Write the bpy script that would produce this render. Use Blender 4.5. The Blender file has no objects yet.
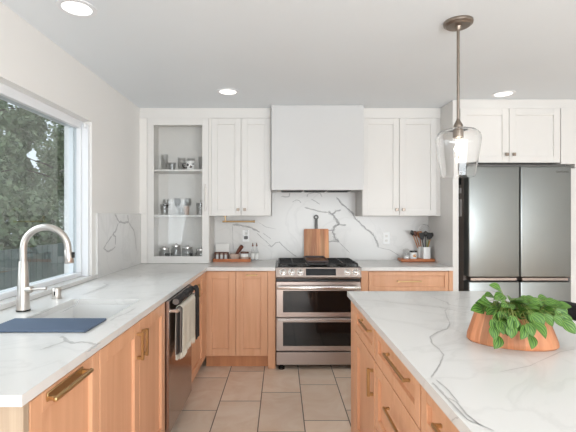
import bpy, bmesh, math, random
from mathutils import Vector, Matrix
random.seed(7)
SC = bpy.context.scene
COL = SC.collection
PI = math.pi
def lin(c):
    c /= 255.0
    return c/12.92 if c <= 0.04045 else ((c+0.055)/1.055)**2.4
def rgb(r, g, b): return (lin(r), lin(g), lin(b), 1.0)

# ------------------------------------------------------------------ camera, world, daylight, exposure
F = 410.0; CX = 281.0; CY = 216.5; CAMZ = 1.37
cam = bpy.data.cameras.new('camera'); cam_o = bpy.data.objects.new('camera', cam); COL.objects.link(cam_o)
cam_o.location = (0, 0, CAMZ); cam_o.rotation_euler = (PI/2, 0, 0)
cam.sensor_width = 36; cam.lens = F/576*36
cam.shift_x = (288-CX)/576; cam.shift_y = (CY-216)/576
cam.clip_start = 0.03
SC.camera = cam_o
SC.view_settings.view_transform = 'Standard'; SC.view_settings.look = 'None'
SC.view_settings.gamma = 1.0; SC.view_settings.use_curve_mapping = False
SC.view_settings.exposure = 0.55
w = bpy.data.worlds.new('sky'); SC.world = w; w.use_nodes = True
w.node_tree.nodes['Background'].inputs[0].default_value = (0.86, 0.93, 1.0, 1)
w.node_tree.nodes['Background'].inputs[1].default_value = 0.95
def area(name, loc, rot, sx, sy, power, color=(1, 1, 1)):
    l = bpy.data.lights.new(name, 'AREA'); l.shape = 'RECTANGLE'; l.size = sx; l.size_y = sy
    l.energy = power; l.color = color
    o = bpy.data.objects.new(name, l); COL.objects.link(o); o.location = loc; o.rotation_euler = rot
    return o
# daylight through the glass doors behind the camera, hazy sun from the window side
area('daylight_rear', (1.4, -2.72, 1.1), (PI/2+.62, 0, 0), 3.6, 1.8, 134, (0.92, 0.97, 1.0))
sun = bpy.data.lights.new('soft_sun', 'SUN'); sun.energy = 2.3; sun.angle = 1.2; sun.color = (0.93, 0.97, 1.0)
sun_o = bpy.data.objects.new('soft_sun', sun); COL.objects.link(sun_o); sun_o.location = (-6, 3, 5)
sun_o.rotation_euler = Vector((1.0, 0.12, -0.62)).to_track_quat('-Z', 'Y').to_euler()

# ------------------------------------------------------------------ materials
def newmat(name):
    m = bpy.data.materials.new(name); m.use_nodes = True
    n = m.node_tree.nodes; l = m.node_tree.links
    return m, n, l, n['Principled BSDF']
def flat(name, col, rough=0.5, metal=0.0, var=0.04, scale=8.0, spec=None, bump=0.0):
    m, n, l, b = newmat(name)
    tc = n.new('ShaderNodeTexCoord'); nz = n.new('ShaderNodeTexNoise'); nz.inputs['Scale'].default_value = scale
    nz.inputs['Detail'].default_value = 4
    l.new(tc.outputs['Object'], nz.inputs['Vector'])
    mx = n.new('ShaderNodeMix'); mx.data_type = 'RGBA'
    mx.inputs['A'].default_value = tuple(c*(1-var) for c in col[:3])+(1,)
    mx.inputs['B'].default_value = tuple(min(1, c*(1+var)) for c in col[:3])+(1,)
    l.new(nz.outputs['Fac'], mx.inputs['Factor']); l.new(mx.outputs['Result'], b.inputs['Base Color'])
    b.inputs['Roughness'].default_value = rough; b.inputs['Metallic'].default_value = metal
    if spec is not None: b.inputs['Specular IOR Level'].default_value = spec
    if bump:
        bp = n.new('ShaderNodeBump'); bp.inputs['Strength'].default_value = bump; bp.inputs['Distance'].default_value = 0.002
        l.new(nz.outputs['Fac'], bp.inputs['Height']); l.new(bp.outputs['Normal'], b.inputs['Normal'])
    return m
def wood(name, c1, c2, scale=(22, 22, 1.6), rough=0.42, contrast=(0.3, 0.7), staves=None):
    m, n, l, b = newmat(name)
    tc = n.new('ShaderNodeTexCoord'); mp = n.new('ShaderNodeMapping'); mp.inputs['Scale'].default_value = scale
    l.new(tc.outputs['Object'], mp.inputs['Vector'])
    nz = n.new('ShaderNodeTexNoise'); nz.inputs['Scale'].default_value = 1.0; nz.inputs['Detail'].default_value = 5
    nz.inputs['Distortion'].default_value = 0.6
    l.new(mp.outputs['Vector'], nz.inputs['Vector'])
    rp = n.new('ShaderNodeValToRGB'); rp.color_ramp.elements[0].position = contrast[0]; rp.color_ramp.elements[1].position = contrast[1]
    rp.color_ramp.elements[0].color = c1; rp.color_ramp.elements[1].color = c2
    l.new(nz.outputs['Fac'], rp.inputs['Fac'])
    out = rp.outputs['Color']
    if staves:
        sx = n.new('ShaderNodeSeparateXYZ'); l.new(tc.outputs['Object'], sx.inputs[0])
        if staves == 'ring':
            at = n.new('ShaderNodeMath'); at.operation = 'ARCTAN2'; l.new(sx.outputs['Y'], at.inputs[0]); l.new(sx.outputs['X'], at.inputs[1])
            src = at.outputs[0]; k = 5.0
        else:
            src = sx.outputs['X']; k = 24.0
        mu = n.new('ShaderNodeMath'); mu.operation = 'MULTIPLY'; l.new(src, mu.inputs[0]); mu.inputs[1].default_value = k
        fl = n.new('ShaderNodeMath'); fl.operation = 'FLOOR'; l.new(mu.outputs[0], fl.inputs[0])
        wn = n.new('ShaderNodeTexWhiteNoise'); wn.noise_dimensions = '1D'; l.new(fl.outputs[0], wn.inputs['W'])
        hs = n.new('ShaderNodeHueSaturation'); l.new(out, hs.inputs['Color'])
        mr = n.new('ShaderNodeMapRange'); mr.inputs['To Min'].default_value = 0.72; mr.inputs['To Max'].default_value = 1.18
        l.new(wn.outputs['Value'], mr.inputs['Value']); l.new(mr.outputs[0], hs.inputs['Value'])
        out = hs.outputs['Color']
    l.new(out, b.inputs['Base Color']); b.inputs['Roughness'].default_value = rough
    return m
def metal(name, col, rough, streak=(1, 1, 60), amt=0.08, aniso=0.0):
    m, n, l, b = newmat(name)
    tc = n.new('ShaderNodeTexCoord'); mp = n.new('ShaderNodeMapping'); mp.inputs['Scale'].default_value = streak
    l.new(tc.outputs['Object'], mp.inputs['Vector'])
    nz = n.new('ShaderNodeTexNoise'); nz.inputs['Scale'].default_value = 3; l.new(mp.outputs['Vector'], nz.inputs['Vector'])
    mr = n.new('ShaderNodeMapRange'); mr.inputs['To Min'].default_value = max(0.02, rough-amt); mr.inputs['To Max'].default_value = rough+amt
    l.new(nz.outputs['Fac'], mr.inputs['Value']); l.new(mr.outputs[0], b.inputs['Roughness'])
    b.inputs['Base Color'].default_value = col; b.inputs['Metallic'].default_value = 1.0
    if aniso: b.inputs['Anisotropic'].default_value = aniso
    return m
def thin_glass(name, tint=(1, 1, 1, 1), ior=1.5, rough=0.0):
    m = bpy.data.materials.new(name); m.use_nodes = True
    n = m.node_tree.nodes; l = m.node_tree.links; n.clear()
    out = n.new('ShaderNodeOutputMaterial'); mix = n.new('ShaderNodeMixShader')
    tr = n.new('ShaderNodeBsdfTransparent'); gl = n.new('ShaderNodeBsdfGlossy')
    tr.inputs[0].default_value = tint; gl.inputs['Roughness'].default_value = rough
    ge = n.new('ShaderNodeNewGeometry'); mr = n.new('ShaderNodeMapRange')
    mr.inputs['To Min'].default_value = ior; mr.inputs['To Max'].default_value = 1.0/ior
    fr = n.new('ShaderNodeFresnel')
    l.new(ge.outputs['Backfacing'], mr.inputs['Value']); l.new(mr.outputs[0], fr.inputs['IOR'])
    l.new(fr.outputs[0], mix.inputs[0]); l.new(tr.outputs[0], mix.inputs[1]); l.new(gl.outputs[0], mix.inputs[2])
    l.new(mix.outputs[0], out.inputs[0])
    return m
def emit(name, col, strength):
    m, n, l, b = newmat(name)
    b.inputs['Base Color'].default_value = col; b.inputs['Emission Color'].default_value = col
    b.inputs['Emission Strength'].default_value = strength
    return m
def quartz(name):
    m, n, l, b = newmat(name)
    tc = n.new('ShaderNodeTexCoord')
    nz = n.new('ShaderNodeTexNoise'); nz.inputs['Scale'].default_value = 2.2; nz.inputs['Detail'].default_value = 6; nz.inputs['Distortion'].default_value = 1.2
    l.new(tc.outputs['Object'], nz.inputs['Vector'])
    # faint thin veins where the noise crosses one half
    s = n.new('ShaderNodeMath'); s.operation = 'SUBTRACT'; l.new(nz.outputs['Fac'], s.inputs[0]); s.inputs[1].default_value = 0.5
    a = n.new('ShaderNodeMath'); a.operation = 'ABSOLUTE'; l.new(s.outputs[0], a.inputs[0])
    rp = n.new('ShaderNodeValToRGB'); e = rp.color_ramp.elements
    e[0].position = 0.0; e[0].color = rgb(220, 218, 215); e[1].position = 0.03; e[1].color = rgb(226, 224, 221)
    l.new(a.outputs[0], rp.inputs['Fac']); l.new(rp.outputs['Color'], b.inputs['Base Color'])
    b.inputs['Roughness'].default_value = 0.22; b.inputs['Specular IOR Level'].default_value = 0.4
    return m
def tile_floor(name):
    m, n, l, b = newmat(name)
    def M(op, a, bb=None):
        q = n.new('ShaderNodeMath'); q.operation = op
        for i, v in enumerate((a, bb)):
            if v is None: continue
            if isinstance(v, (int, float)): q.inputs[i].default_value = v
            else: l.new(v, q.inputs[i])
        return q.outputs[0]
    tc = n.new('ShaderNodeTexCoord'); sp = n.new('ShaderNodeSeparateXYZ'); l.new(tc.outputs['Object'], sp.inputs[0])
    W, L = 0.3035, 0.586
    u = M('DIVIDE', M('ADD', sp.outputs['X'], 0.453), W); k = M('FLOOR', u); fu = M('SUBTRACT', u, k)
    v = M('DIVIDE', M('SUBTRACT', M('SUBTRACT', sp.outputs['Y'], 3.044), M('MULTIPLY', k, 0.1475)), L)
    kv = M('FLOOR', v); fv = M('SUBTRACT', v, kv)
    du = M('MULTIPLY', M('MINIMUM', fu, M('SUBTRACT', 1.0, fu)), W)
    dv = M('MULTIPLY', M('MINIMUM', fv, M('SUBTRACT', 1.0, fv)), L)
    d = M('MINIMUM', du, dv)
    g = n.new('ShaderNodeMapRange'); g.inputs['From Min'].default_value = 0.0022; g.inputs['From Max'].default_value = 0.0045
    l.new(d, g.inputs['Value'])
    cb = n.new('ShaderNodeCombineXYZ'); l.new(k, cb.inputs[0]); l.new(kv, cb.inputs[1])
    wn = n.new('ShaderNodeTexWhiteNoise'); wn.noise_dimensions = '3D'; l.new(cb.outputs[0], wn.inputs['Vector'])
    ad = n.new('ShaderNodeVectorMath'); ad.operation = 'MULTIPLY_ADD'
    l.new(wn.outputs['Color'], ad.inputs[0]); ad.inputs[1].default_value = (20, 20, 20); l.new(tc.outputs['Object'], ad.inputs[2])
    nz = n.new('ShaderNodeTexNoise'); nz.inputs['Scale'].default_value = 4.5; nz.inputs['Detail'].default_value = 7; nz.inputs['Distortion'].default_value = 1.5
    l.new(ad.outputs[0], nz.inputs['Vector'])
    rp = n.new('ShaderNodeValToRGB'); e = rp.color_ramp.elements
    e[0].position = 0.3; e[0].color = rgb(228, 203, 180); e[1].position = 0.7; e[1].color = rgb(240, 222, 204)
    l.new(nz.outputs['Fac'], rp.inputs['Fac'])
    hs = n.new('ShaderNodeHueSaturation'); l.new(rp.outputs['Color'], hs.inputs['Color'])
    mr = n.new('ShaderNodeMapRange'); mr.inputs['To Min'].default_value = 0.92; mr.inputs['To Max'].default_value = 1.08
    l.new(wn.outputs['Value'], mr.inputs['Value']); l.new(mr.outputs[0], hs.inputs['Value'])
    mx = n.new('ShaderNodeMix'); mx.data_type = 'RGBA'; mx.inputs['A'].default_value = rgb(92, 80, 70)
    l.new(g.outputs[0], mx.inputs['Factor']); l.new(hs.outputs['Color'], mx.inputs['B']); l.new(mx.outputs['Result'], b.inputs['Base Color'])
    b.inputs['Roughness'].default_value = 0.42
    bp = n.new('ShaderNodeBump'); bp.inputs['Strength'].default_value = 0.3; bp.inputs['Distance'].default_value = 0.002
    l.new(g.outputs[0], bp.inputs['Height']); l.new(bp.outputs['Normal'], b.inputs['Normal'])
    return m
def leaf_mat(name, dark, light):
    m, n, l, b = newmat(name)
    uv = n.new('ShaderNodeUVMap'); sp = n.new('ShaderNodeSeparateXYZ'); l.new(uv.outputs[0], sp.inputs[0])
    def M(op, a, bb):
        q = n.new('ShaderNodeMath'); q.operation = op
        for i, v in enumerate((a, bb)):
            if isinstance(v, (int, float)): q.inputs[i].default_value = v
            else: l.new(v, q.inputs[i])
        return q.outputs[0]
    a = M('ABSOLUTE', M('SUBTRACT', sp.outputs['X'], 0.5), 0)
    s = M('SINE', M('ADD', M('MULTIPLY', a, 30.0), M('MULTIPLY', sp.outputs['Y'], -9.0)), 0)
    f = M('MULTIPLY', M('ADD', s, 1.0), 0.35)
    mx = n.new('ShaderNodeMix'); mx.data_type = 'RGBA'; mx.inputs['A'].default_value = dark; mx.inputs['B'].default_value = light
    l.new(f, mx.inputs['Factor']); l.new(mx.outputs['Result'], b.inputs['Base Color'])
    b.inputs['Roughness'].default_value = 0.5
    b.inputs['Subsurface Weight'].default_value = 0.0
    return m
M = {}
M['wall'] = flat('wall_paint', rgb(240, 237, 233), 0.7, var=0.012, scale=3)
M['ceiling'] = flat('ceiling_paint', rgb(236, 240, 243), 0.8, var=0.015, scale=3)
M['white_cab'] = flat('white_cabinet_paint', rgb(228, 225, 221), 0.45, var=0.01)
M['hood_paint'] = flat('hood_paint', rgb(212, 211, 210), 0.5, var=0.01)
M['cab_in'] = flat('cabinet_interior', rgb(238, 234, 229), 0.6, var=0.01)
M['vinyl'] = flat('white_vinyl', rgb(238, 239, 241), 0.35, var=0.01)
M['floor'] = tile_floor('slate_tile')
M['quartz'] = quartz('white_quartz')
M['vein'] = flat('grey_vein', rgb(154, 151, 148), 0.3, var=0.2, scale=30)
M['vein_soft'] = flat('pale_vein', rgb(205, 203, 200), 0.25, var=0.05, scale=30)
M['wood'] = wood('maple_cabinet', rgb(216, 161, 123), rgb(227, 175, 138))
M['wood_end'] = wood('pale_end_panel', rgb(172, 150, 128), rgb(188, 168, 146), scale=(60, 60, 2))
M['wood_toe'] = wood('toe_kick_wood', rgb(190, 128, 88), rgb(208, 146, 102))
M['acacia'] = wood('acacia', rgb(186, 108, 62), rgb(230, 166, 112), scale=(30, 30, 3), staves='x')
M['planter'] = wood('planter_wood', rgb(188, 114, 74), rgb(218, 152, 110), scale=(40, 40, 4), staves='ring', rough=0.55)
M['dark_wood'] = wood('dark_wood', rgb(92, 50, 36), rgb(122, 70, 50), scale=(40, 40, 40))
M['griddle'] = flat('seasoned_iron', rgb(58, 40, 38), 0.35)
M['tray'] = wood('tray_wood', rgb(170, 95, 55), rgb(205, 128, 82), scale=(3, 40, 40))
M['door_steel'] = metal('dishwasher_steel', (0.40, 0.33, 0.30, 1), 0.2, (1, 1, 60), 0.02)
M['steel'] = metal('brushed_steel', (0.55, 0.53, 0.52, 1), 0.26, (1, 1, 90))
M['steel_warm'] = metal('appliance_steel', (0.43, 0.365, 0.335, 1), 0.31, (1, 1, 60), 0.03)
M['fridge'] = metal('fridge_steel', (0.30, 0.315, 0.31, 1), 0.34, (1, 1, 1), 0.0)
M['case'] = flat('refrigerator_case', rgb(150, 140, 132), 0.4)
M['nickel'] = metal('brushed_nickel', (0.60, 0.56, 0.52, 1), 0.32, (1, 1, 1), 0.0)
M['chrome'] = metal('bright_steel', (0.66, 0.64, 0.62, 1), 0.22, (5, 5, 5), 0.04)
M['brass'] = metal('satin_brass', (0.52, 0.35, 0.17, 1), 0.32, (20, 20, 20), 0.06)
M['bronze'] = metal('champagne_bronze', (0.31, 0.26, 0.22, 1), 0.36, (20, 20, 20), 0.06)
M['black'] = flat('black_enamel', rgb(24, 23, 23), 0.25)
M['iron'] = flat('cast_iron', rgb(30, 29, 28), 0.5)
M['dark_glass'] = flat('oven_glass', rgb(14, 15, 17), 0.06, var=0.0)
M['screen'] = flat('display_glass', rgb(20, 24, 30), 0.08, var=0.0)
M['glass'] = thin_glass('clear_glass', (0.985, 0.99, 0.99, 1))
M['pane'] = thin_glass('window_pane', (0.90, 0.93, 0.94, 1), ior=1.8)
def real_glass(name):
    m, n, l, b = newmat(name)
    b.inputs['Transmission Weight'].default_value = 1.0; b.inputs['Roughness'].default_value = 0.0
    b.inputs['IOR'].default_value = 1.45; b.inputs['Base Color'].default_value = (0.99, 0.99, 0.99, 1)
    return m
M['blown_glass'] = real_glass('blown_glass')
M['smoke_glass'] = thin_glass('grey_glass', (0.945, 0.95, 0.955, 1))
M['switch'] = flat('outlet_plastic', rgb(250, 250, 249), 0.3, var=0.0)
M['porcelain'] = flat('white_porcelain', rgb(236, 235, 233), 0.25, var=0.01)
M['slate_blue'] = flat('slate_blue_silicone', rgb(74, 90, 112), 0.35, var=0.05)
M['charcoal'] = flat('charcoal_cloth', rgb(38, 36, 36), 0.9, var=0.2, scale=60, bump=0.4)
M['greige'] = flat('grey_cloth', rgb(122, 112, 106), 0.9, var=0.15, scale=60, bump=0.4)
M['cream'] = flat('cream_cloth', rgb(214, 207, 192), 0.9, var=0.06, scale=60, bump=0.4)
M['stone'] = flat('speckled_stone', rgb(196, 172, 158), 0.6, var=0.2, scale=120)
M['paper'] = flat('white_paper', rgb(238, 236, 232), 0.7, var=0.01)
M['orange'] = flat('orange_print', rgb(214, 140, 40), 0.6)
M['olive'] = flat('olive_green', rgb(120, 126, 40), 0.5)
M['grey_print'] = flat('grey_print', rgb(96, 94, 92), 0.4)
M['stool'] = flat('dark_stool_fabric', rgb(52, 50, 52), 0.8, var=0.12, scale=90)
M['stem'] = flat('plant_stem', rgb(120, 132, 62), 0.5)
M['leaf'] = leaf_mat('striped_leaf', rgb(40, 84, 24), rgb(122, 160, 66))
M['soil'] = flat('soil', rgb(50, 38, 30), 0.95, var=0.3, scale=60)
M['bark'] = flat('bark', rgb(78, 66, 56), 0.9, var=0.3, scale=20)
M['foliage'] = flat('tree_leaves', rgb(122, 136, 102), 0.7, var=0.5, scale=2.0)
M['fence'] = wood('fence_boards', rgb(66, 78, 72), rgb(94, 106, 96), scale=(8, 8, 1))
M['ground'] = flat('garden_ground', rgb(92, 90, 80), 0.95, var=0.3, scale=4)
M['lamp'] = emit('lamp_diffuser', (1, 0.97, 0.92, 1), 1.1)
M['bulb'] = emit('bulb_glow', (1, 0.90, 0.76, 1), 2.6)

# ------------------------------------------------------------------ mesh helpers
def NB(): return bmesh.new()
def box(bm, x0, x1, y0, y1, z0, z1, bev=0.0, mi=0, seg=1):
    x0, x1 = sorted((x0, x1)); y0, y1 = sorted((y0, y1)); z0, z1 = sorted((z0, z1))
    r = bmesh.ops.create_cube(bm, size=1.0)
    vs = r['verts']
    for v in vs:
        v.co = Vector((x0+(v.co.x+.5)*(x1-x0), y0+(v.co.y+.5)*(y1-y0), z0+(v.co.z+.5)*(z1-z0)))
    fs = {f for v in vs for f in v.link_faces}
    for f in fs: f.material_index = mi
    if bev > 0:
        es = list({e for v in vs for e in v.link_edges})
        rr = bmesh.ops.bevel(bm, geom=es, offset=min(bev, .45*min(x1-x0, y1-y0, z1-z0)), segments=seg, profile=0.5, affect='EDGES')
        for f in rr['faces']: f.material_index = mi
def tube(bm, pts, r, seg=12, mi=0, cap=True, flat_=1.0):
    pts = [Vector(p) for p in pts]
    n = len(pts); rs = r if isinstance(r, (list, tuple)) else [r]*n
    rings = []; up = None
    for i, p in enumerate(pts):
        t = (pts[min(i+1, n-1)]-pts[max(i-1, 0)]).normalized()
        if up is None:
            up = Vector((0, 0, 1)) if abs(t.z) < .9 else Vector((0, 1, 0))
        a = t.cross(up)
        if a.length < 1e-6: a = t.orthogonal()
        a.normalize(); b = a.cross(t).normalized(); up = b
        rings.append([bm.verts.new(p+a*(rs[i]*math.cos(2*PI*k/seg))+b*(rs[i]*flat_*math.sin(2*PI*k/seg))) for k in range(seg)])
    for i in range(n-1):
        for k in range(seg):
            f = bm.faces.new((rings[i][k], rings[i][(k+1) % seg], rings[i+1][(k+1) % seg], rings[i+1][k])); f.material_index = mi
    if cap:
        f = bm.faces.new(rings[0][::-1]); f.material_index = mi
        f = bm.faces.new(rings[-1]); f.material_index = mi
def lathe(bm, prof, c, seg=28, mi=0, ax=1.0, ay=1.0, rot=0.0, axis='Z', close=False):
    c = Vector(c); rings = []
    for (r, z) in prof:
        ring = []
        for k in range(seg):
            a = 2*PI*k/seg
            x, y = r*ax*math.cos(a), r*ay*math.sin(a)
            x, y = x*math.cos(rot)-y*math.sin(rot), x*math.sin(rot)+y*math.cos(rot)
            if axis == 'Z': p = Vector((x, y, z))
            elif axis == 'Y': p = Vector((x, z, y))
            else: p = Vector((z, x, y))
            ring.append(bm.verts.new(c+p))
        rings.append(ring)
    m = len(rings)
    for i in range(m if close else m-1):
        A, B = rings[i], rings[(i+1) % m]
        for k in range(seg):
            f = bm.faces.new((A[k], A[(k+1) % seg], B[(k+1) % seg], B[k])); f.material_index = mi
    if not close:
        for ring, (r, z) in ((rings[0], prof[0]), (rings[-1], prof[-1])):
            if r > 1e-5:
                f = bm.faces.new(ring); f.material_index = mi
    bmesh.ops.remove_doubles(bm, verts=[v for r in rings for v in r], dist=1e-6)
def prism(bm, poly, z0, z1, axis='Z', mi=0):
    """poly extruded; axis Z: (x,y); axis Y: (x,z); axis X: (y,z)"""
    def P(a, b, t): return {'Z': (a, b, t), 'Y': (a, t, b), 'X': (t, a, b)}[axis]
    A = [bm.verts.new(P(a, b, z0)) for a, b in poly]; B = [bm.verts.new(P(a, b, z1)) for a, b in poly]
    k = len(poly)
    fs = [bm.faces.new(A[::-1]), bm.faces.new(B)]
    for i in range(k): fs.append(bm.faces.new((A[i], A[(i+1) % k], B[(i+1) % k], B[i])))
    for f in fs: f.material_index = mi
def ribbon(bm, pts, normal, width, mi=0, jit=0.35, sub=4, rnd=None):
    rnd = rnd or random
    nrm = Vector(normal).normalized(); P = []
    pts = [Vector(p) for p in pts]
    for i in range(len(pts)-1):
        for s in range(sub):
            P.append(pts[i].lerp(pts[i+1], s/sub))
    P.append(pts[-1])
    L = []; R = []
    for i, p in enumerate(P):
        t = (P[min(i+1, len(P)-1)]-P[max(i-1, 0)]).normalized(); sd = t.cross(nrm).normalized()
        wdt = width*(0.55+0.9*rnd.random())*(0.35 if i in (0, len(P)-1) else 1)
        p = p+sd*(rnd.random()-.5)*width*jit*2
        L.append(bm.verts.new(p+sd*wdt/2)); R.append(bm.verts.new(p-sd*wdt/2))
    for i in range(len(P)-1):
        f = bm.faces.new((L[i], R[i], R[i+1], L[i+1])); f.material_index = mi
        if f.normal.dot(nrm) < 0: f.normal_flip()
def wpos(o):
    v = Vector((0, 0, 0))
    while o: v = v+o.location; o = o.parent
    return v
def obj(name, bm, mats, parent=None, smooth=False, loc=None, recalc=True):
    """one mesh object; the bmesh is in world coordinates and is moved to the parent's origin (or to loc)"""
    if recalc: bmesh.ops.recalc_face_normals(bm, faces=bm.faces)
    org = wpos(parent) if parent else Vector(loc if loc else (0, 0, 0))
    bmesh.ops.translate(bm, verts=bm.verts, vec=-org)
    me = bpy.data.meshes.new(name); bm.to_mesh(me); bm.free()
    for m in (mats if isinstance(mats, (list, tuple)) else [mats]): me.materials.append(M[m])
    if smooth:
        me.polygons.foreach_set('use_smooth', [True]*len(me.polygons))
        me.set_sharp_from_angle(angle=math.radians(40))
    o = bpy.data.objects.new(name, me); COL.objects.link(o)
    if parent: o.parent = parent
    else: o.location = org
    return o
def tag(o, label, cat, group=None):
    o['label'] = label; o['category'] = cat
    if group: o['group'] = group
    return o
def thing(name, label, cat, loc, group=None):
    o = bpy.data.objects.new(name, None); o.empty_display_size = 0.05; COL.objects.link(o); o.location = loc
    return tag(o, label, cat, group)
def struct(name, bm, mats, **k):
    o = obj(name, bm, mats, **k); o['kind'] = 'structure'; return o
def dup(root, loc, label, rotz=None, group=None):
    r = root.copy(); COL.objects.link(r); r.location = loc
    if rotz is not None: r.rotation_euler = (0, 0, rotz)
    r['label'] = label
    if group: r['group'] = group
    for ch in list(root.children):
        c = ch.copy(); COL.objects.link(c); c.parent = r
        for g in list(ch.children):
            d = g.copy(); COL.objects.link(d); d.parent = c
    return r
# helpers that read real positions off measured sight lines
def PX(x, D): return (x-CX)*D/F
def PZ(y, D): return CAMZ-(y-CY)*D/F
def onback(x, y, D): return (PX(x, D), D, PZ(y, D))
def ontop(x, y, z):
    D = F*(CAMZ-z)/(y-CY); return (PX(x, D), D, z)
def onleft(x, y, X):
    D = X*F/(x-CX); return (X, D, PZ(y, D))
# a face plane: u along it, v up, w out of it
class Face:
    def __init__(s, org, u, w): s.o = Vector(org); s.u = Vector(u); s.w = Vector(w)
    def p(s, u, v, w): q = s.o+s.u*u+s.w*w; return Vector((q.x, q.y, v))
    def box(s, bm, u0, u1, v0, v1, w0, w1, bev=0.0015, mi=0, seg=1):
        a, b = s.p(u0, v0, w0), s.p(u1, v1, w1)
        box(bm, a.x, b.x, a.y, b.y, a.z, b.z, bev, mi, seg)
def shaker(fc, u0, u1, v0, v1, thk=0.02, rail=0.062, rec=0.014, g=0.002):
    u0 += g; u1 -= g; v0 += g; v1 -= g
    bm = NB()
    fc.box(bm, u0, u0+rail, v0, v1, 0, thk); fc.box(bm, u1-rail, u1, v0, v1, 0, thk)
    fc.box(bm, u0+rail, u1-rail, v0, v0+rail, 0, thk-.0003); fc.box(bm, u0+rail, u1-rail, v1-rail, v1, 0, thk-.0003)
    fc.box(bm, u0+rail-.004, u1-rail+.004, v0+rail-.004, v1-rail+.004, 0.002, thk-rec, 0)
    return bm
def bar_pull(fc, u, v, length, horiz, w0=0.02, out=0.03, t=0.010):
    bm = NB(); h = length/2
    if horiz:
        fc.box(bm, u-h, u+h, v-t/2, v+t/2, w0+out-t, w0+out, .0015)
        for s in (-1, 1): fc.box(bm, u+s*(h-t*.8)-t/2, u+s*(h-t*.8)+t/2, v-t/2, v+t/2, w0, w0+out-t+.001, .001)
    else:
        fc.box(bm, u-t/2, u+t/2, v-h, v+h, w0+out-t, w0+out, .0015)
        for s in (-1, 1): fc.box(bm, u-t/2, u+t/2, v+s*(h-t*.8)-t/2, v+s*(h-t*.8)+t/2, w0, w0+out-t+.001, .001)
    return bm
def square_knob(fc, u, v, w0=0.02):
    bm = NB(); fc.box(bm, u-.006, u+.006, v-.006, v+.006, w0, w0+.014, .001); fc.box(bm, u-.014, u+.014, v-.014, v+.014, w0+.013, w0+.024, .002)
    return bm

# ------------------------------------------------------------------ the room
XL, YB, ZC = -1.37, 4.31, 2.42
XR, YR = 4.3, -2.7
CT = 0.915                     # worktop height
bm = NB(); box(bm, XL-.2, XR+.2, YR-.2, YB+.2, -.1, 0); struct('floor', bm, 'floor')
bm = NB(); box(bm, XL-.2, XR+.2, YR-.2, YB+.2, ZC, ZC+.1); struct('ceiling', bm, 'ceiling')
bm = NB(); box(bm, XL-.2, XR+.2, YB, YB+.2, 0, ZC); struct('wall_back', bm, 'wall')
WY0, WY1, WZ0, WZ1 = 1.10, 2.97, 0.915, 2.055
bm = NB()
box(bm, XL-.2, XL, YR, WY0, 0, ZC); box(bm, XL-.2, XL, WY1, YB, 0, ZC)
box(bm, XL-.2, XL, WY0, WY1, 0, WZ0); box(bm, XL-.2, XL, WY0, WY1, WZ1, ZC)
struct('wall_left', bm, 'wall')
bm = NB()
box(bm, XR, XR+.2, YR, YB, 0, ZC)
struct('wall_right', bm, 'wall')
bm = NB()
box(bm, XL-.2, -.45, YR-.2, YR, 0, ZC); box(bm, 3.25, XR+.2, YR-.2, YR, 0, ZC)
box(bm, -.45, 3.25, YR-.2, YR, 2.12, ZC)
struct('wall_rear', bm, 'wall')
# kitchen window
bm = NB()
x0, x1 = -1.51, -1.43
box(bm, x0, x1, WY0, WY1, .942, .972, .003); box(bm, x0, x1, WY0, WY1, 2.0, WZ1, .003)
box(bm, x0, x1, WY1-.045, WY1, .972, 2.0, .003); box(bm, x0, x1, WY0, WY0+.045, .972, 2.0, .003)
win = struct('window_1', bm, 'vinyl', loc=(-1.47, 2.03, .942))
bm = NB(); box(bm, -1.462, -1.458, WY0+.04, WY1-.04, .968, 2.004); obj('glass_pane', bm, 'pane', win)
bm = NB(); box(bm, -1.50, -1.47, WY1-.07, WY1-.044, .972, 2.0, .002); obj('sash_stile', bm, 'vinyl', win)
bm = NB(); box(bm, -1.43, -1.385, WY1-.028, WY1-.001, .942, 2.03, .003); obj('side_track', bm, 'vinyl', win)
bm = NB(); lathe(bm, [(0.006, 0), (.011, .004), (.011, .03), (.006, .034)], (-1.40, WY1-.045, 2.0), 12); obj('blind_bracket', bm, 'vinyl', win, smooth=True)
bm = NB(); box(bm, -1.565, -1.356, WY0, WY1+.06, CT+.0005, .942, .002); s = struct('trim_1', bm, 'quartz')
s['label'] = 'white stone ledge under the kitchen window'
# frieze above the wall cabinets
bm = NB(); box(bm, XL+.001, -.097, 3.965, 4.308, 2.322, ZC-.001, .001); struct('trim_2', bm, 'white_cab')
bm = NB(); box(bm, .785, 1.545, 3.965, 4.308, 2.322, ZC-.001, .001); struct('trim_3', bm, 'white_cab')
bm = NB(); box(bm, 1.601, 2.70, 3.672, 4.308, 2.337, ZC-.001, .001); struct('trim_4', bm, 'white_cab')

# ------------------------------------------------------------------ worktops and stone
def vein(bm, pts, nrm, wd, soft=True, r=None):
    r = random.Random(len(pts)*7+int(abs(pts[0][0])*1000)+int(pts[0][1]*100))
    n = Vector(nrm)
    if soft:
        ribbon(bm, [Vector(p)+n*.0006 for p in pts], nrm, wd*1.7, 2, rnd=r)
    ribbon(bm, [Vector(p)+n*.0010 for p in pts], nrm, wd*(.95 if wd > .0085 else .55), 1, rnd=r)
QM = ['quartz', 'vein', 'vein_soft']
SX0, SX1, SY0, SY1 = -1.145, -.770, 1.60, 2.26
bm = NB(); z0 = .885; XF = -.660
box(bm, XL+.001, SX0, 1.044, YB-.001, z0, CT); box(bm, SX1, XF, 1.044, YB-.001, z0, CT)
box(bm, SX0, SX1, 1.044, SY0, z0, CT); box(bm, SX0, SX1, SY1, YB-.001, z0, CT)
box(bm, XF, -.050, 3.66, YB-.001, z0, CT)
box(bm, -.050, .719, 4.215, YB-.001, z0, CT)
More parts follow.
